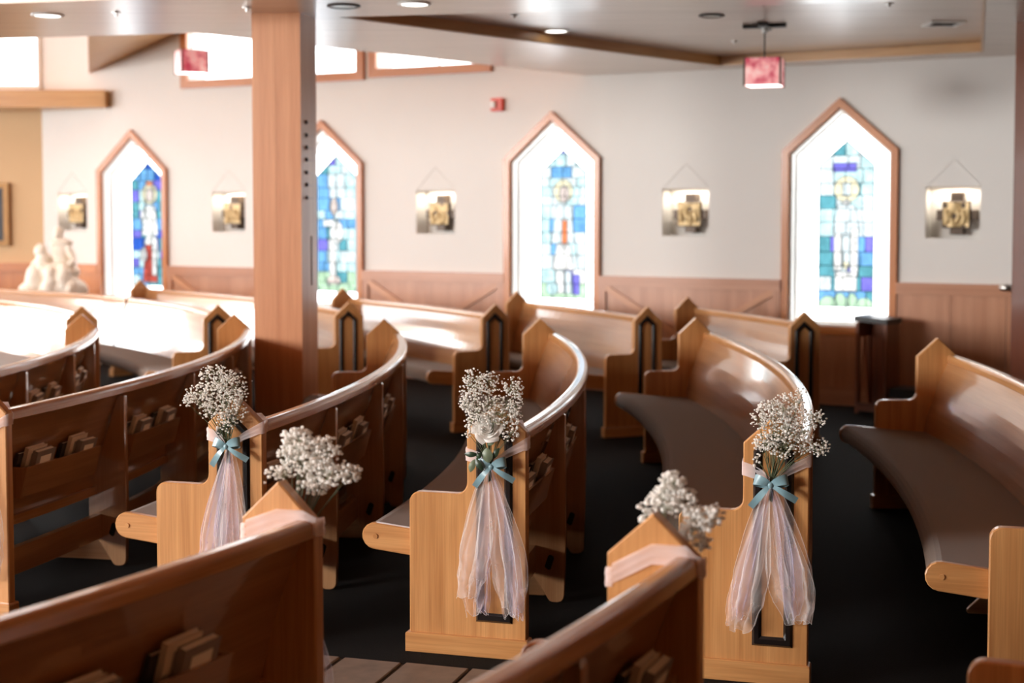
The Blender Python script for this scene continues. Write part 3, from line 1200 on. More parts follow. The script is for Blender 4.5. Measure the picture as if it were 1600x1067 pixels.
def pew(r, a0d, a1d, label, fins=(), racks=(), near=True, far=True, seams=(), name='curved_pew'):
    a0, a1 = rad(a0d), rad(a1d)
    am = (a0 + a1) / 2
    org = C0 + er(am) * (r - 0.25)
    P = empty(name, org, label, 'pew', 'curved wooden pews')
    T = 0.042
    dT = T / r
    for a, sg, on in ((a0, -1, near), (a1, 1, far)):
        if not on:
            continue
        O = C0 + er(a) * r
        ez = et(a) * sg
        m = MB()
        m.prism(PANEL, O - ez * T, er(a), UP, ez, T, 0.0045)
        ep = m.build('end_panel', M['wood'], P, org)
        # black moulding let into the outer face
        m = MB()
        o_ = house_x(-0.203, -0.055, 0.138, 0.862)
        i_ = [(-0.203 + 0.034, 0.138 + 0.037), (-0.055 - 0.034, 0.138 + 0.037), (-0.055 - 0.034, 0.862 - 0.012), (-0.129, 0.862 - 0.012 + 0.040 * 0.92), (-0.203 + 0.034, 0.862 - 0.012)]
        mid_o, mid_i = offset(o_, 0.009), [(x, z) for x, z in offset(i_, -0.009)]
        vs = []
        for poly, h in ((o_, 0), (mid_o, 0.010), (mid_i, 0.010), (i_, 0)):
            vs += [O + er(a) * x + UP * z + ez * h for x, z in poly]
        fs = []
        for L_ in range(3):
            for k in range(5):
                j = (k + 1) % 5
                fs.append((L_ * 5 + k, L_ * 5 + j, (L_ + 1) * 5 + j, (L_ + 1) * 5 + k))
        if sg * 1 < 0:
            pass
        m.add(vs, fs)
        m.build('inlay', M['inlay'], ep, org)
        m = MB()
        m.prism(rounded([(-0.492, 0.0, 0), (0.010, 0.0, 0), (0.010, 0.078, 0.008), (-0.492, 0.078, 0.008)], 3), O - ez * (T + 0.012), er(a), UP, ez, T + 0.026, 0.003, er(a))
        m.build('plinth', M['wood'], ep, org)
        # rounded wooden end of the seat
        m = MB()
        ac = a - sg * dT
        m.prism(capsule(-0.64, 0.440, -0.11, 0.385, 0.0535), C0 + er(ac) * r - ez * 0.03, er(ac), UP, ez, 0.03, 0.004, er(ac))
        se = m.build('seat_end', M['wood'], P, org)
        m = MB()
        m.disc(C0 + er(ac) * (r - 0.635) + UP * 0.440 - ez * 0.002, 0.010, 0.006, 10, ez)
        m.build('plug', M['wood'], se, org)
    b0, b1 = a0 + dT * 0.98, a1 - dT * 0.98
    # backrest board
    zz = [0.37 + 0.492 * i / 7 for i in range(8)]
    cuts = [b0] + [rad(s) for s in seams] + [b1]
    for k in range(len(cuts) - 1):
        g0 = 0.05 / r if k else 0
        if k:
            m = MB()
            sweep(m, r, cuts[k] - 0.004 / r, cuts[k] + 0.055 / r, [(xb(z) - 0.001, z) for z in zz] + [(xb(z) - 0.019, z) for z in zz[::-1]], 1)
            m.build('joint_strip', M['dark'], P, org)
        m = MB()
        sweep(m, r, cuts[k] + g0, cuts[k + 1], [(xb(z), z) for z in zz] + [(xb(z) - 0.024, z) for z in zz[::-1]])
        m.build('backrest', M['back'], P, org)
        m = MB()
        sweep(m, r, cuts[k] + g0, cuts[k + 1], RAIL)
        m.build('top_rail', M['rail'], P, org, False)
    m = MB()
    sweep(m, r, b0 + 0.031 / r, b1 - 0.031 / r, capsule(-0.638, 0.440, -0.195, 0.405, 0.0495))
    m.build('seat_cushion', M['fabric'], P, org)
    m = MB()
    sweep(m, r, b0, b1, [(xb(0.37) - 0.01, 0.352), (xb(0.37) + 0.028, 0.352), (xb(0.37) + 0.028, 0.392), (xb(0.37) - 0.01, 0.392)])
    m.build('lower_rail', M['rail'], P, org)
    for fa_ in fins:
        a = rad(fa_)
        m = MB()
        q = [(xb(0.84) + 0.001, 0.845, 0), (-0.008, 0.845, 0.012), (-0.004, 0.26, 0.0), (-0.012, 0.002, 0.03), (-0.075, 0.002, 0.025), (-0.205, 0.20, 0.01), (-0.205, 0.36, 0)]
        m.prism(rounded(q, 3), C0 + er(a) * r - et(a) * 0.014, er(a), UP, et(a), 0.028, 0.003)
        su = m.build('support', M['back'], P, org)
        m = MB()
        m.prism(rounded([(-0.10, 0.16, 0.01), (-0.075, 0.14, 0.01), (-0.055, 0.205, 0.01), (-0.08, 0.22, 0.01)], 3), C0 + er(a) * r - et(a) * 0.0155, er(a), UP, et(a), 0.031, 0, er(a))
        m.build('slot', M['dark'], su, org)
    if fins:
        k0, k1 = b0 + 0.06 / r, b1 - 0.06 / r
        m = MB()
        sweep(m, r, k0, k1, [(-0.175, 0.135), (-0.14, 0.135), (-0.14, 0.255), (-0.175, 0.255)])
        kn = m.build('kneeler', M['back'], P, org)
        for fa_ in fins:
            a = rad(fa_) + 0.10 / r
            m = MB()
            m.prism(rounded([(-0.46, 0.002, 0.01), (-0.10, 0.002, 0.03), (-0.09, 0.05, 0.02), (-0.176, 0.24, 0.01), (-0.23, 0.24, 0.01)], 4), C0 + er(a) * r - et(a) * 0.015, er(a), UP, et(a), 0.03, 0.003, er(a))
            m.build('kneeler_bracket', M['back'], kn, org)
    for (c_d, wdt) in racks:
        a = rad(c_d)
        h0, h1 = a - wdt / 2 / r, a + wdt / 2 / r
        m = MB()
        zt, zb = 0.625, 0.49
        dp = 0.092
        prof = [(xb(zb) + 0.001, zb), (xb(zb) + dp, zb), (xb(zt) + dp, zt), (xb(zt) + dp - 0.013, zt), (xb(zb) + dp - 0.013, zb + 0.013), (xb(zb) + 0.001, zb + 0.013)]
        sweep(m, r, h0, h1, prof, 6)
        rk = m.build('book_rack', M['back'], P, org)
        for hh in (h0, h1):
            m = MB()
            m.prism([(xb(zb) + 0.001, zb - 0.001), (xb(zb) + dp, zb - 0.001), (xb(zt) + dp, zt - 0.002), (xb(zt) + 0.001, zt - 0.002)], C0 + er(hh) * r - et(hh) * 0.006, er(hh), UP, et(hh), 0.012, 0)
            m.build('rack_end', M['back'], rk, org)
    return P


def mids(ends):
    return [((ends[i] + ends[i + 1]) / 2) for i in range(len(ends) - 1)]


PEWS = {}


def mk(key, r, a0, a1, label, fins=(), rack_w=0.6, cen=(-10.0, 8.2), **kw):
    global C0
    C0 = Vector(cen + (0,))
    ends = [a0] + list(fins) + [a1]
    racks = []
    if fins:
        for i in range(len(ends) - 1):
            span = rad(ends[i + 1] - ends[i]) * r
            if span > 0.5:
                racks.append((rad_mid(ends[i], ends[i + 1]), min(rack_w, span - 0.2)))
    PEWS[key] = (pew(r, a0, a1, label, fins, racks, **kw), r, a0, a1, racks, C0.copy())
    C0 = Vector((-10.0, 8.2, 0))


def rad_mid(a, b):
    return (a + b) / 2


RR = {-1: 7.26, 0: 8.27, 1: 9.37, 2: 10.43, 3: 11.50, 4: 12.57}
mk('m-1', 7.31, -15.6, 16.1, 'curved pew standing in front of the row whose aisle end has only a tulle band', (-9.0, -2.4, 4.9, 11.5))
mk('m0', 8.29, -18.3, 11.6, 'curved pew with long hymnal racks, its aisle end wrapped in a tulle band without flowers', (-11.5, -5.1, 1.3, 7.0), cen=(-10.0, 8.55))
mk('m1', RR[1], -16.0, 9.75, 'curved pew just behind the square column, aisle end with blue bow, no rose', (-10.7, -5.0, 0.6, 5.6))
mk('m2', RR[2], -15.4, 8.8, 'curved pew whose aisle end carries the white rose and baby\'s breath', (-10.8, -5.8, -0.6, 4.4))
mk('m3', RR[3], -15.5, 8.2, 'curved pew one row behind the white rose pew, blue bow on its aisle end', (-10.5, -5.6, -0.6, 4.0))
mk('m4', 12.60, -15.7, 0.4, 'undecorated curved pew with bright glare on its backrest, rearmost of the middle block', (-10.5, -5.6))
mk('f1', RR[2], -60.0, -24.6, 'curved pew seen from behind, loose baby\'s breath above its gabled end', (-54, -49, -45.0, -40.8, -36.4, -31.9))
mk('f2', RR[3], -46.0, -24.4, 'curved pew seen from behind, tulle sash across its gabled end, rail rising towards it', (-40, -36.0, -32.0, -28.0))
mk('f3', RR[4], -33.0, -22.9, 'curved pew showing just a rounded arm corner below the bare seat cushion', (-28.0,))
mk('t-1', 7.35, 22.8, 62.0, 'sunlit curved pew beyond the far aisle, row nearest the sculpture side', ())
mk('t0', 8.36, 21.0, 68.0, 'sunlit long curved pew with a dark joint line in its white-glaring backrest', (), seams=(40.3,))
mk('t1', 9.37, 21.6, 50.1, 'sunlit curved pew running from behind the column to the red figure window', (), cen=(-9.916, 8.06))
mk('t2', 10.54, 25.4, 40.6, 'pale curved pew in front of the wainscot with slanting battens, next to the column', (), cen=(-9.54, 6.77))
mk('t3', 11.585, 20.6, 32.1, 'pale curved pew in front of the very pale stained glass window', (), cen=(-9.68, 6.91))
mk('t4', 12.61, 14.9, 23.9, 'short pale curved pew in front of the largest stained glass window', (), cen=(-9.92, 7.18))

# ------------------------------------------------------------------ hymnals in the racks
ORD = ['first', 'second', 'third', 'fourth', 'fifth', 'sixth', 'seventh', 'eighth']
RACKN = ['first', 'second', 'third', 'fourth', 'fifth', 'sixth', 'seventh']
BT = math.atan(LEAN)


def book(r, a, dn, w_, h_, th, mat, label, tilt=0.0, zb=0.504):
    """upright book leaning on the backrest; dn: distance from the backrest"""
    e_t, e_r = et(a), er(a)
    e_s = e_r * math.sin(BT) + UP * math.cos(BT)
    e_n = e_r * math.cos(BT) - UP * math.sin(BT)
    c, s = math.cos(tilt), math.sin(tilt)
    ex, ey = e_t * c + e_s * s, e_s * c - e_t * s
    O = C0 + e_r * (r + xb(zb)) + UP * zb + e_n * (dn + 0.003)
    O += e_s * (abs(s) * w_ / 2)
    o = empty('hymnal', O, label, 'book', 'hymnals in the pew racks')
    m = MB()
    t = 0.0025
    # cover: front, spine and back as one folded board
    m.prism([(-w_ / 2, 0), (-w_ / 2, th), (w_ / 2, th), (w_ / 2, th - t), (-w_ / 2 + t, th - t), (-w_ / 2 + t, t), (w_ / 2, t), (w_ / 2, 0)], O, ex, e_n, ey, h_)
    m.build('cover', M[mat], o, O)
    m = MB()
    m.prism([(-w_ / 2 + t, t), (w_ / 2 - 0.004, t), (w_ / 2 - 0.004, th - t), (-w_ / 2 + t, th - t)], O + ey * 0.004, ex, e_n, ey, h_ - 0.007)
    m.build('pages', M['pages'], o, O)
    m = MB()
    m.prism(rect(-w_ * 0.28, w_ * 0.3, h_ * 0.56, h_ * 0.88), O + e_n * (th - 0.0002), ex, ey, e_n, 0.0012)
    m.build('cover_label', M['pages' if mat == 'bookgrey' else 'bookgrey'], o, O)


brng = random.Random(3)
PHR = {'m-1': 'ahead of tulle-band pew', 'm0': 'on tulle-band pew', 'm1': 'on column pew',
       'm2': 'on white rose pew', 'f1': 'on loose-blossom pew', 'f2': 'on sash-wrapped pew'}
for key, use in (('m-1', (1, 2, 3, 4)), ('m0', (0, 1, 2, 3)), ('m1', (0, 1, 2)), ('m2', (0, 1, 2)), ('f1', (6,)), ('f2', (4, 3))):
    P, r, a0, a1, racks, C0 = PEWS[key]
    for ri in use:
        if ri >= len(racks):
            continue
        ac, wd = racks[ri]
        num = ri if key[0] == 'm' else len(racks) - 1 - ri
        k = 0
        for cl_ in (-0.31, 0.27):
            sgn = 1 if key[0] == 'm' else 1
            base = cl_ * wd
            mats = ['bookdark', 'bookcream', 'bookgrey']
            dn = 0.002
            for q in range(3):
                th = [0.016, 0.02, 0.026][q]
                h_ = [0.185, 0.215, 0.2][q] + brng.uniform(-0.006, 0.006)
                off = [-0.035, -0.005, 0.03][q] + brng.uniform(-0.008, 0.008)
                a = rad(ac) + (base + off) / r
                lab = '%s hymnal, %s from the aisle in %s rack %s' % ({'bookdark': 'dark', 'bookcream': 'cream', 'bookgrey': 'grey'}[mats[q]], ORD[k], RACKN[num], PHR[key])
                book(r, a, dn, 0.135 + brng.uniform(-.01, .01), h_, th, mats[q], lab, brng.uniform(-0.03, 0.05))
                dn += th + 0.002
                k += 1

C0 = Vector((-10.0, 8.2, 0))
# ------------------------------------------------------------------ flowers, bows and tulle


class Frame:
    """panel-face frame: x along the panel, z up, y out of the outer face"""

    def __init__(self, key, end):
        P, r, a0, a1, _, cen = PEWS[key]
        a = rad(a0 if end == 'near' else a1)
        self.ex = er(a)
        self.out = et(a) * (-1 if end == 'near' else 1)
        self.O = cen + er(a) * (r - 0.12)

    def p(self, x, z, y=0.0):
        return self.O + self.ex * x + UP * z + self.out * y


def icos(mb, c, r_, rng):
    t = (1 + 5 ** .5) / 2
    vs = [(-1, t, 0), (1, t, 0), (-1, -t, 0), (1, -t, 0), (0, -1, t), (0, 1, t), (0, -1, -t), (0, 1, -t), (t, 0, -1), (t, 0, 1), (-t, 0, -1), (-t, 0, 1)]
    fs = [(0, 11, 5), (0, 5, 1), (0, 1, 7), (0, 7, 10), (0, 10, 11), (1, 5, 9), (5, 11, 4), (11, 10, 2), (10, 7, 6), (7, 1, 8), (3, 9, 4), (3, 4, 2), (3, 2, 6), (3, 6, 8), (3, 8, 9), (4, 9, 5), (2, 4, 11), (6, 2, 10), (8, 6, 7), (9, 8, 1)]
    k = r_ / 1.9
    sq = rng.uniform(0.7, 1.0)
    mb.add([c + Vector((v[0] * k * rng.uniform(.75, 1.2), v[1] * k * rng.uniform(.75, 1.2), v[2] * k * sq)) for v in vs], fs, uvs=[[(0, 0)] * 3] * 20)


def bouquet(F, tie, lobes, label, seed, fsize=0.0047, out0=0.05, rose=False, spread=1.0):
    rng = random.Random(seed)
    tp = F.p(tie[0], tie[1], 0.035)
    o = empty('flower_bouquet', tp, label, 'bouquet', 'bouquets on the pew ends')
    st, tw, fl_ = MB(), MB(), MB()
    tips = []
    for (x, z, rx, rz, n) in lobes:
        cen = F.p(x, z, out0)
        for q in range(max(2, n // 24)):
            b = F.p(x + rng.gauss(0, rx * .4), z + rng.gauss(0, rz * .4) - rz * .3, out0 + rng.gauss(0, .014))
            mid = tp.lerp(b, 0.5) + Vector((0, 0, 0.012)) + F.ex * rng.uniform(-.006, .006)
            st.tube([tp - UP * rng.uniform(0.045, 0.07) + F.ex * rng.uniform(-.008, .008), tp + F.ex * rng.uniform(-.007, .007), mid, b], [0.0015, 0.0015, 0.0012, 0.0007], 4, False)
            tips.append((b, x, z))
        for q in range(int(n * 1.6 * spread)):
            while True:
                gx, gz = rng.uniform(-1.25, 1.25), rng.uniform(-1.25, 1.25)
                if gx * gx + gz * gz < 1.45:
                    break
            p = F.p(x + gx * rx, z + gz * rz, out0 + rng.gauss(0, 0.022))
            icos(fl_, p, fsize * rng.uniform(0.6, 1.2), rng)
            if q % 3 == 0:
                b = min(tips, key=lambda t: (t[0] - p).length)[0]
                m_ = p.lerp(b, 0.5) + Vector((rng.uniform(-.004, .004), 0, rng.uniform(-.004, .004)))
                tw.tube([p, m_, b], 0.0005, 3, False)
    st.build('stems', M['stem'], o, tp, kind='stuff')
    tw.build('twigs', M['twig'], o, tp, kind='stuff')
    fl_.build('blossoms', M['floret'], o, tp, True, kind='stuff')
    return o, tp


def ribbon(mb, pts, widths, wdir, thick=0.0006):
    """strip along pts; wdir(i) gives the width direction"""
    n = len(pts)
    P = []
    for i in range(n):
        d = wdir(i)
        P.append([pts[i] - d * widths[i] / 2, pts[i] - d * widths[i] / 6, pts[i] + d * widths[i] / 6, pts[i] + d * widths[i] / 2])
    mb.grid(P)


def bow(F, tie, label, scale=1.0, y0=0.05, seed=1, flip=1):
    rng = random.Random(seed)
    c = F.p(tie[0], tie[1], y0)
    o = empty('ribbon_bow', c, label, 'bow', 'dusty blue bows on the pew ends')
    e, u, n = F.ex, UP, F.out

    def loop(sg, up):
        m = MB()
        pts, wd, dirs = [], [], []
        K = 14
        for k in range(K + 1):
            t = k / K
            ang = 2 * PI * t
            x = sg * scale * 0.029 * (1 - math.cos(ang))
            y = 0.015 * math.sin(ang) * scale
            z = scale * (0.011 * (1 - math.cos(ang)) * up + 0.007 * math.sin(ang))
            pts.append(c + e * x + n * y + u * z)
            wd.append(scale * (0.009 + 0.029 * math.sin(PI * t) ** 0.7))
            dirs.append((u * 0.9 + n * 0.35 * math.cos(ang) - e * 0.2 * sg).normalized())
        ribbon(m, pts, wd, lambda i: dirs[i])
        m.build('loop', M['ribbon'], o, c, True)

    def tail(sg, dx, dz):
        m = MB()
        pts, wd = [], []
        K = 8
        for k in range(K + 1):
            t = k / K
            pts.append(c + e * (sg * dx * t * scale) - u * (dz * (t ** 1.15) * scale) + n * (0.004 + 0.01 * math.sin(PI * t * 1.3)))
            wd.append(scale * (0.011 + 0.013 * min(1, t * 2.2)))
        d0 = (e * dz + u * dx * sg).normalized()
        ribbon(m, pts, wd, lambda i: (d0 + n * 0.3 * math.sin(i * .6)).normalized())
        m.build('tail', M['ribbon'], o, c, True)
    loop(-1, 0.7)
    loop(1, 0.95)
    tail(-1, 0.07, 0.082)
    tail(1, 0.088, 0.052)
    m = MB()
    m.ellipsoid(c + n * 0.006, 0.011 * scale, 0.009, 0.012 * scale, 10, 6)
    m.build('knot', M['ribbon'], o, c, True)
    return o


def tulle(F, tie, tails, label, seed, bandz=(0.80, 0.845), inner=True, band_w=0.05):
    """sash around the upright of the end panel with hanging streamers"""
    rng = random.Random(seed)
    c = F.p(tie[0], tie[1], 0.03)
    o = empty('tulle_sash', c, label, 'sash', 'tulle sashes on the pew ends')
    T = 0.042
    hx = 0.1245
    zl, zr = bandz
    # path: tie -> right edge -> round the back -> left edge -> tie
    path = [(tie[0], tie[1], 0.016), (0.05, (tie[1] + zr) / 2 + .004, 0.013), (0.11, zr - .004, 0.006), (hx, zr, 0.0), (hx, zr + 0.004, -T), (0.11, zr + 0.012, -T - 0.006)]
    if inner:
        path += [(0.09, 0.905, -T - 0.012), (0.0, 0.90, -T - 0.006), (-0.105, zl + 0.02, -T - 0.005)]
    path2 = [(-0.105, zl + .012, -T - 0.005), (-hx, zl + 0.008, -T), (-hx, zl, 0.0), (-0.105, zl - .004, 0.006), (-0.05, (tie[1] + zl) / 2 + .002, 0.013), (tie[0], tie[1], 0.016)]
    for pth, nm in ((path, 'band'), (path2, 'band')):
        pts = [F.p(x, z, y) for x, z, y in pth]
        q = []
        for i in range(len(pts) - 1):
            for k in range(4):
                q.append(pts[i].lerp(pts[i + 1], k / 4))
        q.append(pts[-1])
        n = len(q)
        wds = []
        for i in range(n):
            t = i / (n - 1)
            t = t if nm == 'x' else (t if pth is path else 1 - t)
            wds.append(band_w * (0.45 + 0.55 * min(1, t * 3.0)))
        m = MB()
        P = []
        for i in range(n):
            row = []
            for j in range(7):
                f_ = j / 6 - 0.5
                row.append(q[i] + UP * (wds[i] * f_) + F.out * 0.0025 * math.sin(j * 2.2 + i * .4))
            P.append(row)
        m.grid(P)
        m.build('band', M['tulle_band'], o, c, True)
    for (x1, wb, zend, lay, bulge) in tails:
        for L_ in range(len(lay)):
            m, ed = MB(), MB()
            nt_, ns = 60, 34
            P = []
            ph = [rng.uniform(0, 6.28) for _ in range(8)]
            kf = rng.choice([1.5, 2.0, 2.5])
            narrow = 0.5 if lay[L_] == 'tulle_lilac' else 1.0
            w_l = wb * rng.uniform(0.9, 1.15) * narrow
            xo = rng.uniform(-0.018, 0.018) + (0.03 * rng.choice([-1, 1]) if narrow < 1 else 0)
            ze = zend + rng.uniform(-0.01, 0.06)
            sd = Vector((rng.uniform(0, 50), rng.uniform(0, 50), 0))
            for i in range(nt_ + 1):
                t = i / nt_
                row = []
                z = tie[1] - 0.004 + (ze - tie[1]) * t
                prof = min(1, (t / 0.6)) ** 0.8
                wdt = 0.012 + w_l * prof * (1 + bulge * math.sin(PI * t)) * (1 - 0.35 * max(0, t - 0.85) / 0.15)
                cx = tie[0] + (x1 + xo - tie[0]) * (t ** 0.75) + 0.007 * math.sin(5 * t + ph[0])
                cr = max(0.0, t - 0.55) / 0.45          # crumpling towards the hem
                for j in range(ns + 1):
                    s_ = j / ns
                    amp = 0.002 + 0.007 * t
                    nz1 = noise.noise(Vector((s_ * 4.0, t * 4.0, 0)) + sd)
                    nz2 = noise.noise(Vector((s_ * 7.0, t * 11.0, 5)) + sd)
                    nz3 = noise.noise(Vector((s_ * 5.0, t * 9.0, 9)) + sd)
                    yy = 0.02 + 0.009 * L_ + 0.012 * t + amp * math.sin(2 * PI * kf * s_ + ph[1] + 2.5 * t * math.sin(ph[2])) + 0.012 * nz1 * t + 0.022 * nz2 * cr
                    sx = s_ - 0.5 + 0.10 * math.sin(2 * PI * kf * s_ + ph[1] + 1.2 + 2 * t) + 0.10 * nz1 * t + 0.16 * nz3 * cr
                    zz = z + (0.010 * math.sin(2 * PI * 1.6 * s_ + ph[5]) + 0.02 * nz1) * t * t + 0.022 * nz2 * cr
                    row.append(F.p(cx + sx * wdt, zz, max(0.008, yy)))
                P.append(row)
            m.grid(P)
            st_ = m.build('streamer', M[lay[L_]], o, c, True)
            cols = [0, ns] + [rng.randrange(4, ns - 4) for _ in range(2)]
            for cidx in cols:
                dr = rng.uniform(-9, 9) if cidx not in (0, ns) else 0
                i0 = 2 if cidx in (0, ns) else rng.randrange(2, 22)
                i1 = nt_ if cidx in (0, ns) else rng.randrange(36, nt_)
                line = []
                for i in range(i0, i1 + 1):
                    jj = max(0, min(ns, cidx + dr * (i - i0) / nt_))
                    j0 = min(ns - 1, int(jj))
                    line.append(P[i][j0].lerp(P[i][j0 + 1], jj - j0) + F.out * 0.001)
                nl = len(line)
                ed.tube(line, [0.0007 * (0.35 + 0.65 * math.sin(PI * (q + .5) / nl)) for q in range(nl)], 3, False)
            ed.tube([P[nt_][j] + F.out * 0.001 for j in range(ns + 1)], 0.0008, 3, False)
            ed.build('fold_edge', M['tulle_edge'], st_, c, True)
    return o


def px(F_u, scale):
    """photo offsets (pixels at this pew end) -> panel frame metres"""
    def f(u, v, ru, rv, n):
        return ((u - F_u) / scale / 0.965, EYE - (v - 328) / scale, ru / scale, rv / scale, n)
    return f


# rose pew
F2_ = Frame('m2', 'near')
q = px(775, 414)
lob = [q(745, 600, 18, 18, 70), q(770, 600, 20, 14, 60), q(735, 625, 11, 22, 60), q(755, 635, 25, 22, 120), q(785, 645, 25, 20, 110), q(808, 608, 13, 14, 60), q(812, 640, 9, 22, 60), q(803, 678, 13, 12, 46), q(752, 666, 20, 12, 60), q(738, 680, 7, 7, 16)]
tie2 = ((768 - 775) / 414, 0.764)
bq2, tp2 = bouquet(F2_, tie2, lob, 'baby\'s breath bouquet with one large white rose', 11)
tulle(F2_, tie2, [(-0.095, 0.10, 0.19, ['tulle_pink', 'tulle_lilac', 'tulle_white'], 0.25), (0.065, 0.085, 0.185, ['tulle_pink', 'tulle_white', 'tulle_lilac'], 0.2)], 'blush and lilac tulle sash under the white rose', 21, (0.795, 0.845))
bow(F2_, (tie2[0] + 0.012, tie2[1] - 0.004), 'dusty blue bow half covered by rose leaves', 1.0, 0.05, 5)

# column pew
F1_ = Frame('m1', 'near')
q = px(357, 392)
lob = [q(335, 588, 25, 16, 130), q(365, 600, 17, 18, 100), q(310, 618, 20, 16, 90), q(345, 622, 25, 22, 170), q(366, 640, 16, 16, 70), q(290, 625, 10, 8, 24), q(352, 658, 11, 14, 45), q(378, 618, 6, 6, 14), q(325, 640, 16, 10, 30)]
tie1 = ((352 - 357) / 392, 0.806)
bouquet(F1_, tie1, lob, 'baby\'s breath bouquet above the blue bow, on the pew end nearest the column', 12)
tulle(F1_, tie1, [(-0.085, 0.11, 0.20, ['tulle_pink', 'tulle_lilac', 'tulle_white'], 0.1), (0.03, 0.115, 0.2, ['tulle_white', 'tulle_pink', 'tulle_lilac'], 0.1)], 'pale tulle sash hanging from the pew end nearest the column', 22, (0.845, 0.88))
bow(F1_, tie1, 'dusty blue bow on the pew end nearest the column', 1.0, 0.045, 6)

# pew behind the rose pew
F3_ = Frame('m3', 'near')
q = px(1231, 431)
lob = [q(1225, 640, 20, 14, 100), q(1250, 626, 20, 12, 70), q(1262, 658, 20, 22, 150), q(1235, 664, 25, 20, 160), q(1214, 690, 14, 12, 70), q(1290, 650, 13, 13, 50), q(1298, 695, 13, 11, 40), q(1275, 688, 14, 14, 60), q(1268, 610, 8, 6, 12), q(1205, 652, 10, 12, 24), q(1240, 698, 20, 14, 80), q(1204, 718, 6, 8, 10)]
tie3 = ((1225 - 1231) / 431, 0.752)
bouquet(F3_, tie3, lob, 'fullest baby\'s breath bouquet, on the pew end behind the white rose', 13)
tulle(F3_, tie3, [(-0.115, 0.10, 0.2, ['tulle_pink', 'tulle_lilac', 'tulle_white'], 0.1), (0.09, 0.105, 0.22, ['tulle_pink', 'tulle_white', 'tulle_lilac'], 0.45)], 'billowing blush tulle sash on the pew end behind the white rose', 23, (0.795, 0.835))
bow(F3_, (tie3[0], tie3[1] - 0.004), 'dusty blue bow on the pew end behind the white rose', 1.05, 0.05, 7, 1)

# nearer block, flowers on the far side of the ends
Ff = Frame('f1', 'far')
q = px(430, 560)
lob = [q(430, 688, 24, 14, 90), q(470, 702, 26, 18, 110), q(442, 720, 34, 16, 110), q(482, 738, 34, 16, 110), q(522, 735, 14, 12, 30), q(400, 742, 16, 9, 34), q(462, 760, 24, 10, 40), q(408, 706, 8, 8, 10)]
bouquet(Ff, (0.0, 0.78), lob, 'loose baby\'s breath bouquet blurred above the gabled end of the nearest pew back', 14, 0.0062, 0.06)
tulle(Ff, (0.0, 0.78), [(-0.08, 0.12, 0.2, ['tulle_pink', 'tulle_white'], 0.1), (0.06, 0.12, 0.2, ['tulle_pink', 'tulle_lilac'], 0.1)], 'blush tulle sash across the gabled end below the loose blossoms', 24, (0.84, 0.88))
Fg = Frame('f2', 'far')
q = px(1060, 600)
lob = [q(1072, 735, 15, 12, 50), q(1060, 762, 19, 17, 90), q(1085, 765, 19, 17, 90), q(1112, 790, 18, 16, 80), q(1034, 778, 9, 9, 12), q(1030, 797, 8, 6, 10), q(1132, 782, 13, 13, 44), q(1098, 812, 16, 12, 40), q(1116, 826, 10, 10, 16)]
bouquet(Fg, (0.0, 0.77), lob, 'blurred baby\'s breath bouquet behind the gabled end with the tight tulle sash', 15, 0.0062, 0.05)
tulle(Fg, (0.0, 0.77), [(-0.08, 0.12, 0.2, ['tulle_pink', 'tulle_white'], 0.1), (0.09, 0.14, 0.15, ['tulle_pink', 'tulle_lilac'], 0.2)], 'blush tulle sash drawn tight across the gabled end, reaching the pew rail', 25, (0.82, 0.87))
F0_ = Frame('m0', 'near')
tulle(F0_, (0.0, 0.78), [(-0.07, 0.1, 0.2, ['tulle_pink', 'tulle_white'], 0.1), (0.04, 0.1, 0.2, ['tulle_white', 'tulle_lilac'], 0.1)], 'sheer tulle band on the pew end cut off by the frame edge', 26, (0.82, 0.86))

# the white rose with its leaves
ax = (F2_.out * 0.9 + UP * 0.42 + F2_.ex * 0.05).normalized()
rc = F2_.p((767 - 775) / 414 / .965, EYE - (674 - 328) / 414, 0.055)
b1 = ax.orthogonal().normalized()
b2 = ax.cross(b1)
ro = MB()
ro.ellipsoid(rc, 0.010, 0.010, 0.018, 12, 8)
rose = ro.build('rose', M['rose'], bq2, tp2, True)
rr = random.Random(5)
for ring_, (np_, rb, hb, opn, ph) in enumerate([(2, 0.011, 0.044, 0.0, 0.5), (3, 0.017, 0.043, 0.05, 0.2), (3, 0.023, 0.042, 0.15, 1.3), (4, 0.030, 0.040, 0.4, 0.9), (5, 0.037, 0.037, 0.8, 0.3), (6, 0.045, 0.033, 1.5, 0.0)]):
    for k in range(np_):
        a0 = 2 * PI * k / np_ + ph
        m = MB()
        P = []
        for i in range(7):
            t = i / 6
            row = []
            for j in range(9):
                s_ = (j / 8 - 0.5)
                wspan = 2 * PI / np_ * 1.35 * (0.45 + 0.55 * math.sin(min(1, t * 1.25) * PI / 2)) * (1 - 0.35 * max(0, t - .7) / .3)
                a = a0 + s_ * wspan
                rad_ = rb * (0.25 + 0.75 * math.sin(min(t * 1.3, 1) * PI / 2)) * (1 + opn * 0.28 * max(0, t - 0.6) ** 1.2 * 2.4)
                hh = -0.02 + hb * t - 0.012 * opn * max(0, t - 0.72) * 2 - 0.01 * (2 * s_) ** 2 * t + rr.uniform(-.0006, .0006)
                row.append(rc + (b1 * math.cos(a) + b2 * math.sin(a)) * rad_ * (1 + 0.04 * ring_ * s_) + ax * hh)
            P.append(row)
        m.grid(P)
        m.build('petal', M['rose'], rose, tp2, True)


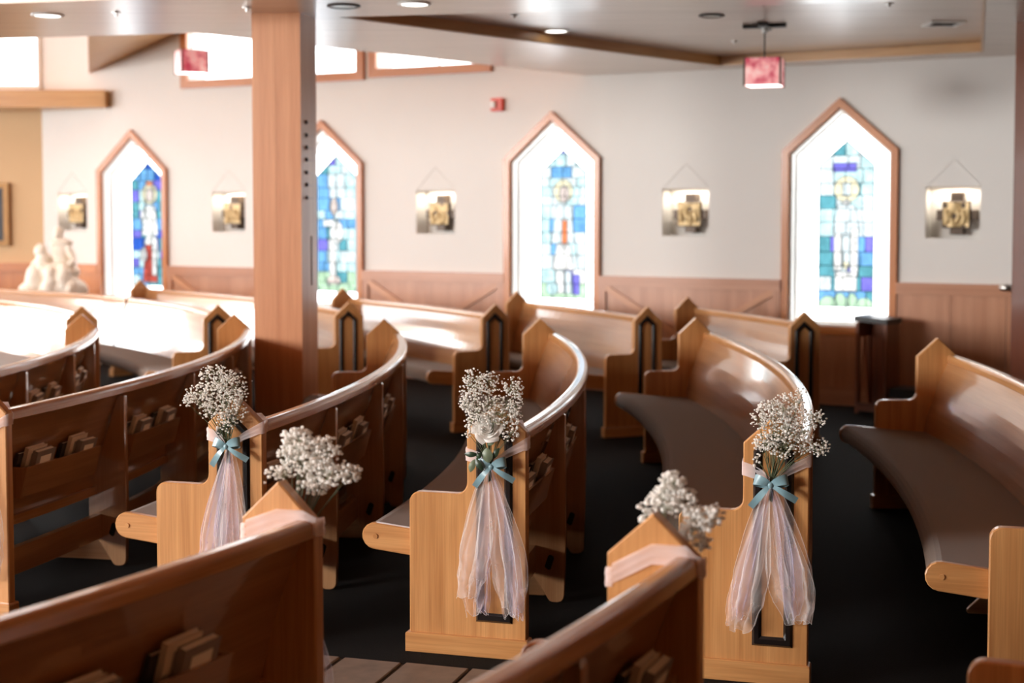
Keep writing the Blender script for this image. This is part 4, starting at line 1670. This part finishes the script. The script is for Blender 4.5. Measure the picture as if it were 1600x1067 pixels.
def leaf(F, base, tip, wd, mat, curl=0.01, y=0.06):
    m = MB()
    P = []
    b, t_ = Vector(base), Vector(tip)
    d = t_ - b
    nrm = Vector((-d.y, d.x)).normalized()
    for i in range(9):
        t = i / 8
        w_ = wd * math.sin(PI * min(1, t * 0.97 + 0.03)) ** 0.75 if t < 1 else 0
        row = []
        for j in range(5):
            s_ = j / 4 - 0.5
            p = b + d * t + nrm * (w_ * s_)
            row.append(F.p(p.x, p.y, y + curl * math.sin(PI * t) - 0.25 * abs(s_) * w_ + 0.0005))
        P.append(row)
    m.grid(P)
    m.build('leaf', M[mat], bq2, tp2, True)


def pxz(u, v):
    return ((u - 775) / 414 / .965, EYE - (v - 328) / 414)


m = MB()
m.tube([rc - ax * 0.015, F2_.p(tie2[0], 0.83, 0.05), F2_.p(tie2[0], tie2[1], 0.045)], 0.0028, 6)
m.build('rose_stem', M['stem'], bq2, tp2, True)
for b_, t_, wd, mt, y in ((pxz(752, 716), pxz(731, 716), 0.022, 'leaf', .062), (pxz(770, 728), pxz(767, 704), 0.044, 'leafpale', .066), (pxz(752, 722), pxz(760, 712), 0.02, 'leaf', .07),
                          (pxz(750, 722), pxz(761, 742), 0.024, 'leaf', .066), (pxz(748, 724), pxz(740, 745), 0.026, 'leafpale', .063), (pxz(768, 700), pxz(781, 690), 0.022, 'leafpale', .06), (pxz(776, 722), pxz(786, 704), 0.022, 'leaf', .056)):
    leaf(F2_, b_, t_, wd, mt, 0.01, y)

# ------------------------------------------------------------------ flagstones of the aisle
m = MB()
n = 24
ra, rb2 = 6.0, 12.9
vs, fs = [], []
for i in range(n + 1):
    a = rad(-24.2 + (24.2 - 16.45) * i / n)
    vs += [C0 + er(a) * ra + UP * 0.004, C0 + er(a) * rb2 + UP * 0.004]
for i in range(n):
    fs.append((2 * i, 2 * i + 1, 2 * i + 3, 2 * i + 2))
m.add(vs, fs)
bed = m.build('stone_bed', M['grout'], floor)
srng = random.Random(9)
r_ = ra
while r_ < rb2 - 0.1:
    hgt = srng.uniform(0.24, 0.36)
    r1 = min(rb2, r_ + hgt)
    a = -24.2
    while a < -16.5:
        wd = math.degrees(srng.uniform(0.3, 0.5) / r_)
        a2 = min(-16.45, a + wd)
        if -16.45 - a2 < 1.0:
            a2 = -16.45
        gp = 0.006
        ga = math.degrees(gp / r_)
        j = lambda: srng.uniform(-0.012, 0.012)
        pts = [C0 + er(rad(a + ga)) * (r_ + gp + abs(j()) * .5), C0 + er(rad(a2 - ga)) * (r_ + gp + abs(j()) * .5), C0 + er(rad(a2 - ga)) * (r1 - gp - abs(j()) * .5), C0 + er(rad(a + ga)) * (r1 - gp - abs(j()) * .5)]
        m = MB()
        h = 0.004 + srng.uniform(0.006, 0.011)
        m.prism([(p.x, p.y) for p in pts], (0, 0, 0.003), X_, Y_, UP, h, 0.003, (1, 0, 0))
        m.build('flagstone', M['stone'], floor)
        a = a2
    r_ = r1

# ------------------------------------------------------------------ ceiling fittings
def downlight(x, y, z, label, lit=True, r=0.085):
    o = empty('downlight', (x, y, z), label, 'ceiling light', 'recessed ceiling lights')
    O = Vector((x, y, z))
    m = MB()
    prof = [(r, 0), (r + 0.022, 0), (r + 0.022, -0.006), (r, -0.010)]
    N_ = 28
    vs, fs = [], []
    for k in range(N_):
        a = 2 * PI * k / N_
        for pr, pz in prof:
            vs.append(O + Vector((pr * math.cos(a), pr * math.sin(a), pz - 0.0005)))
    for k in range(N_):
        j = (k + 1) % N_
        for q_ in range(4):
            q2 = (q_ + 1) % 4
            fs.append((k * 4 + q_, j * 4 + q_, j * 4 + q2, k * 4 + q2))
    m.add(vs, fs, uvs=[[(0, 0)] * 4] * len(fs))
    m.build('trim_ring', M['whitepl' if lit else 'blackmetal'], o, O, True)
    m = MB()
    m.disc(O + Vector((0, 0, -0.005)), r, 0.004, 28)
    m.build('lens', M['lamp' if lit else 'metal'], o, O)


ZK = ZC + CB
downlight(-3.09, 9.54, ZC, 'lit round downlight in the soffit nearest the bright clerestory corner')
downlight(-0.615, 9.02, ZC, 'lit round downlight beside the unlit one, near the column top')
downlight(-1.07, 9.12, ZC, 'unlit dark-rimmed round downlight just beside the column top', False)
downlight(0.34, 11.05, ZK, 'lit round downlight inside the sunken coffer')
downlight(1.42, 10.2, ZK, 'unlit faint round downlight in the coffer near the pendant canopy', False, 0.07)
for k, (x, y, z, lb) in enumerate(((-1.70, 9.2, ZC, 'small silver sprinkler head at the head of the wooden column'), (-2.6, 9.42, ZC, 'small sprinkler head on the soffit near the lit corner downlight'),
                                   (0.02, 10.18, ZK, 'small sprinkler head in the coffer near its dark edge'), (2.53, 9.62, ZK, 'small sprinkler head in the coffer near the air vent'),
                                   (1.82, 11.72, ZK, 'small sprinkler head in the coffer behind the pendant canopy'))):
    o = empty('sprinkler_head', (x, y, z), lb, 'sprinkler', 'ceiling sprinkler heads')
    O = Vector((x, y, z))
    m = MB()
    m.disc(O + UP * -0.006, 0.032, 0.0055, 16)
    m.build('escutcheon', M['metal'], o, O)
    m = MB()
    m.disc(O + UP * -0.026, 0.010, 0.02, 8)
    m.build('nozzle', M['metal'], o, O)
# vent
O = Vector((3.2, 10.62, ZK))
o = empty('air_vent', O, 'small square air vent with dark slats in the coffer', 'vent')
m = MB()
m.ring(rect(-0.13, 0.13, -0.13, 0.13), rect(-0.095, 0.095, -0.095, 0.095), O + UP * -0.012, X_, Y_, UP, 0.0115)
m.build('frame', M['whitepl'], o, O)
m = MB()
m.box(O + UP * -0.002, 0.19, 0.19, 0.003)
m.build('opening', M['dark'], o, O)
for k in range(4):
    m = MB()
    m.box(O + Vector((0, -0.066 + 0.044 * k, -0.006)), 0.185, 0.010, 0.004)
    m.build('slat', M['blackmetal'], o, O)


def pendant(x, y, ztop, z0, z1, size, rot, label):
    O = Vector((x, y, ztop))
    o = empty('pendant_lamp', O, label, 'pendant lamp', 'rose glass pendant lamps')
    R = Matrix.Rotation(rot, 3, 'Z')
    m = MB()
    m.box(O + UP * -0.012, 0.32, 0.07, 0.022, rot)
    ca = m.build('canopy', M['blackmetal'], o, O)
    m = MB()
    m.box(O + UP * -0.0121, 0.07, 0.32, 0.0221, rot)
    m.build('canopy_arm', M['blackmetal'], ca, O)
    m = MB()
    m.disc(O + UP * -0.055, 0.025, 0.032, 12)
    m.build('canopy_socket', M['whitepl'], ca, O)
    m = MB()
    m.tube([O + UP * -0.05, Vector((x, y, z1))], 0.006, 8)
    m.build('cord', M['blackmetal'], o, O)
    h = z1 - z0
    for k in range(4):
        Rk = Matrix.Rotation(rot + k * PI / 2, 3, 'Z')
        m = MB()
        m.box(Vector((x, y, (z0 + z1) / 2)) + Rk @ Vector((0, -size / 2, 0)), size - 0.012, 0.006, h - 0.01, 0, None, Rk)
        m.build('glass_panel', M['pendant'], o, O)
        m = MB()
        m.box(Vector((x, y, (z0 + z1) / 2)) + Rk @ Vector((size / 2, -size / 2, 0)), 0.014, 0.014, h, 0, None, Rk)
        m.build('corner_bar', M['bronze'], o, O)
    m = MB()
    m.box(Vector((x, y, z0 + 0.012)), size - 0.02, size - 0.02, 0.01, rot)
    m.build('diffuser', M['lamp'], o, O)
    m = MB()
    m.box(Vector((x, y, z1 - 0.006)), size - 0.01, size - 0.01, 0.01, rot)
    m.build('top_plate', M['bronze'], o, O)


pendant(1.89, 10.72, ZK, 2.665, 2.875, 0.265, rad(-17), 'rose art-glass box pendant hanging under the coffer')
pendant(-3.18, 14.2, 3.88, 3.09, 3.32, 0.265, rad(28), 'rose art-glass box pendant hanging before the bright clerestory window')

# ------------------------------------------------------------------ small things on the walls
O = wp(ws(-0.135), 2.79, 0)
o = empty('fire_alarm', O, 'red fire alarm with white strobe lens on the cream wall', 'fire alarm')
m = MB()
s = ws(-0.135)
m.prism(rounded([(s - 0.065, 2.725, 0.01), (s + 0.065, 2.725, 0.01), (s + 0.065, 2.855, 0.01), (s - 0.065, 2.855, 0.01)], 3), wp(0, 0, 0.001), WT, UP, WN, 0.05, 0.006)
m.build('housing', M['red'], o, O)
m = MB()
m.prism(rounded([(s - 0.05, 2.755, 0.015), (s + 0.0, 2.755, 0.015), (s + 0.0, 2.825, 0.015), (s - 0.05, 2.825, 0.015)], 3), wp(0, 0, 0.05), WT, UP, WN, 0.035, 0.01)
m.build('strobe_lens', M['whitepl'], o, O)

O = wp(ws(4.235), 1.09, 0.07)
o = empty('wall_knob', O, 'small silver knob on the wainscot cap beside the dark post', 'knob')
m = MB()
m.disc(O, 0.028, 0.012, 16, WN)
m.build('rosette', M['metal'], o, O)
m = MB()
m.tube([O, O + WN * 0.05], 0.012, 10)
m.build('spindle', M['metal'], o, O)
m = MB()
m.ellipsoid(O + WN * 0.07 - WT * 0.02, 0.06, 0.038, 0.034, 16, 10, Matrix.Rotation(-0.46, 3, 'Z'))
m.build('grip', M['metal'], o, O, True)

# painting
O = Vector((-6.42, 16.98, 1.69))
o = empty('framed_painting', O, 'dark painting in a gilt frame on the tan wall', 'painting')
m = MB()
m.ring([(-0.42, -0.375), (0.42, -0.375), (0.42, 0.375), (-0.42, 0.375)], [(-0.36, -0.315), (0.36, -0.315), (0.36, 0.315), (-0.36, 0.315)], O + Y_ * 0.03, X_, UP, -Y_, 0.05)
m.build('frame', M['gilt'], o, O)
m = MB()
m.box(O, 0.73, 0.02, 0.64)
m.build('canvas', M['paint'], o, O)

# white sculpture group on its plinth
O = Vector((-5.05, 15.75, 0))
o = empty('marble_sculpture', O, 'white marble sculpture of robed seated figures in the corner', 'sculpture')
m = MB()
m.box(O + UP * 0.36, 0.8, 0.55, 0.72)
m.build('plinth', M['marble'], o, O)
m = MB()


def E(x, z, y, rx, ry, rz, ry_=0.0, rx_=0.0):
    m.ellipsoid(O + Vector((x, y, z)), rx, ry, rz, 16, 10, Matrix.Rotation(ry_, 3, 'Y') @ Matrix.Rotation(rx_, 3, 'X'))


# larger seated figure: torso, head, shoulders, arm, draped knees
E(0.06, 1.25, 0.02, 0.115, 0.10, 0.17, 0.05)
E(0.055, 1.375, 0.01, 0.14, 0.085, 0.06)
E(0.03, 1.41, 0.0, 0.045, 0.045, 0.06)
E(0.025, 1.475, -0.015, 0.052, 0.06, 0.068)
E(0.03, 1.49, 0.012, 0.062, 0.06, 0.068)
E(0.175, 1.27, -0.03, 0.045, 0.05, 0.12, -0.45)
E(0.215, 1.16, -0.10, 0.04, 0.09, 0.045, 0.3)
E(0.06, 1.06, -0.08, 0.22, 0.17, 0.10)
E(0.15, 0.96, -0.20, 0.085, 0.09, 0.2, -0.12)
E(0.0, 0.94, -0.21, 0.09, 0.09, 0.2, 0.05)
E(0.22, 0.86, -0.16, 0.09, 0.14, 0.15)
E(0.08, 0.86, -0.05, 0.28, 0.22, 0.16)
# smaller hooded figure leaning against the first
E(-0.16, 1.12, -0.04, 0.10, 0.10, 0.17, 0.35)
E(-0.14, 1.30, -0.05, 0.058, 0.062, 0.075, 0.3)
E(-0.16, 1.29, -0.03, 0.07, 0.065, 0.085, 0.3)
E(-0.20, 0.96, -0.06, 0.13, 0.15, 0.2, 0.15)
E(-0.24, 0.82, -0.05, 0.17, 0.2, 0.14)
E(-0.06, 1.1, -0.14, 0.12, 0.045, 0.045, 0.35)
fig = m.build('figures', M['marble'], o, O, True)
md = fig.modifiers.new('remesh', 'REMESH')
md.mode = 'VOXEL'
md.voxel_size = 0.011
md.use_smooth_shade = True
tx = bpy.data.textures.new('drapery_folds', 'WOOD')
tx.wood_type = 'BANDNOISE'
tx.noise_scale = 0.12
tx.turbulence = 6
dp_ = fig.modifiers.new('folds', 'DISPLACE')
dp_.texture = tx
dp_.strength = 0.016
dp_.mid_level = 0.5

# kneeling desk by the large window
O = Vector((3.13, 12.14, 0))
o = empty('kneeling_desk', O, 'small wooden kneeling desk with black padded top under the largest window', 'kneeler')
ROT = rad(-42)
R = Matrix.Rotation(ROT, 3, 'Z')


def kb(name, c, sx, sy, sz, mat, par=None, Mx=None):
    m = MB()
    m.box(O + R @ Vector(c), sx, sy, sz, 0, None, R @ Mx if Mx is not None else R)
    return m.build(name, M[mat], par or o, O)


kb('side_panel', (0.13, 0.0, 0.41), 0.03, 0.24, 0.78, 'dkwood')
for yy in (-0.105, 0.105):
    kb('leg', (-0.13, yy, 0.39), 0.03, 0.03, 0.78, 'dkwood')
kb('apron', (-0.13, 0.0, 0.725), 0.026, 0.18, 0.13, 'dkwood')
for sg in (-1, 1):
    kb('brace', (-0.13, 0.045 * sg, 0.36), 0.024, 0.026, 0.62, 'wains', None, Matrix.Rotation(0.14 * sg, 3, 'X'))
kb('front_panel', (0.0, 0.112, 0.42), 0.24, 0.02, 0.72, 'dkwood')
kb('top_pad', (0.0, 0.0, 0.808), 0.31, 0.27, 0.045, 'black', None, Matrix.Rotation(0.06, 3, 'Y'))
kb('base_rail', (0.0, -0.105, 0.06), 0.24, 0.03, 0.07, 'dkwood')
kb('kneeling_board', (0.30, 0.02, 0.13), 0.28, 0.26, 0.05, 'wains')
kb('kneeling_pad', (0.30, 0.02, 0.20), 0.26, 0.25, 0.085, 'black')
kb('board_foot', (0.40, 0.02, 0.052), 0.03, 0.24, 0.105, 'dkwood')
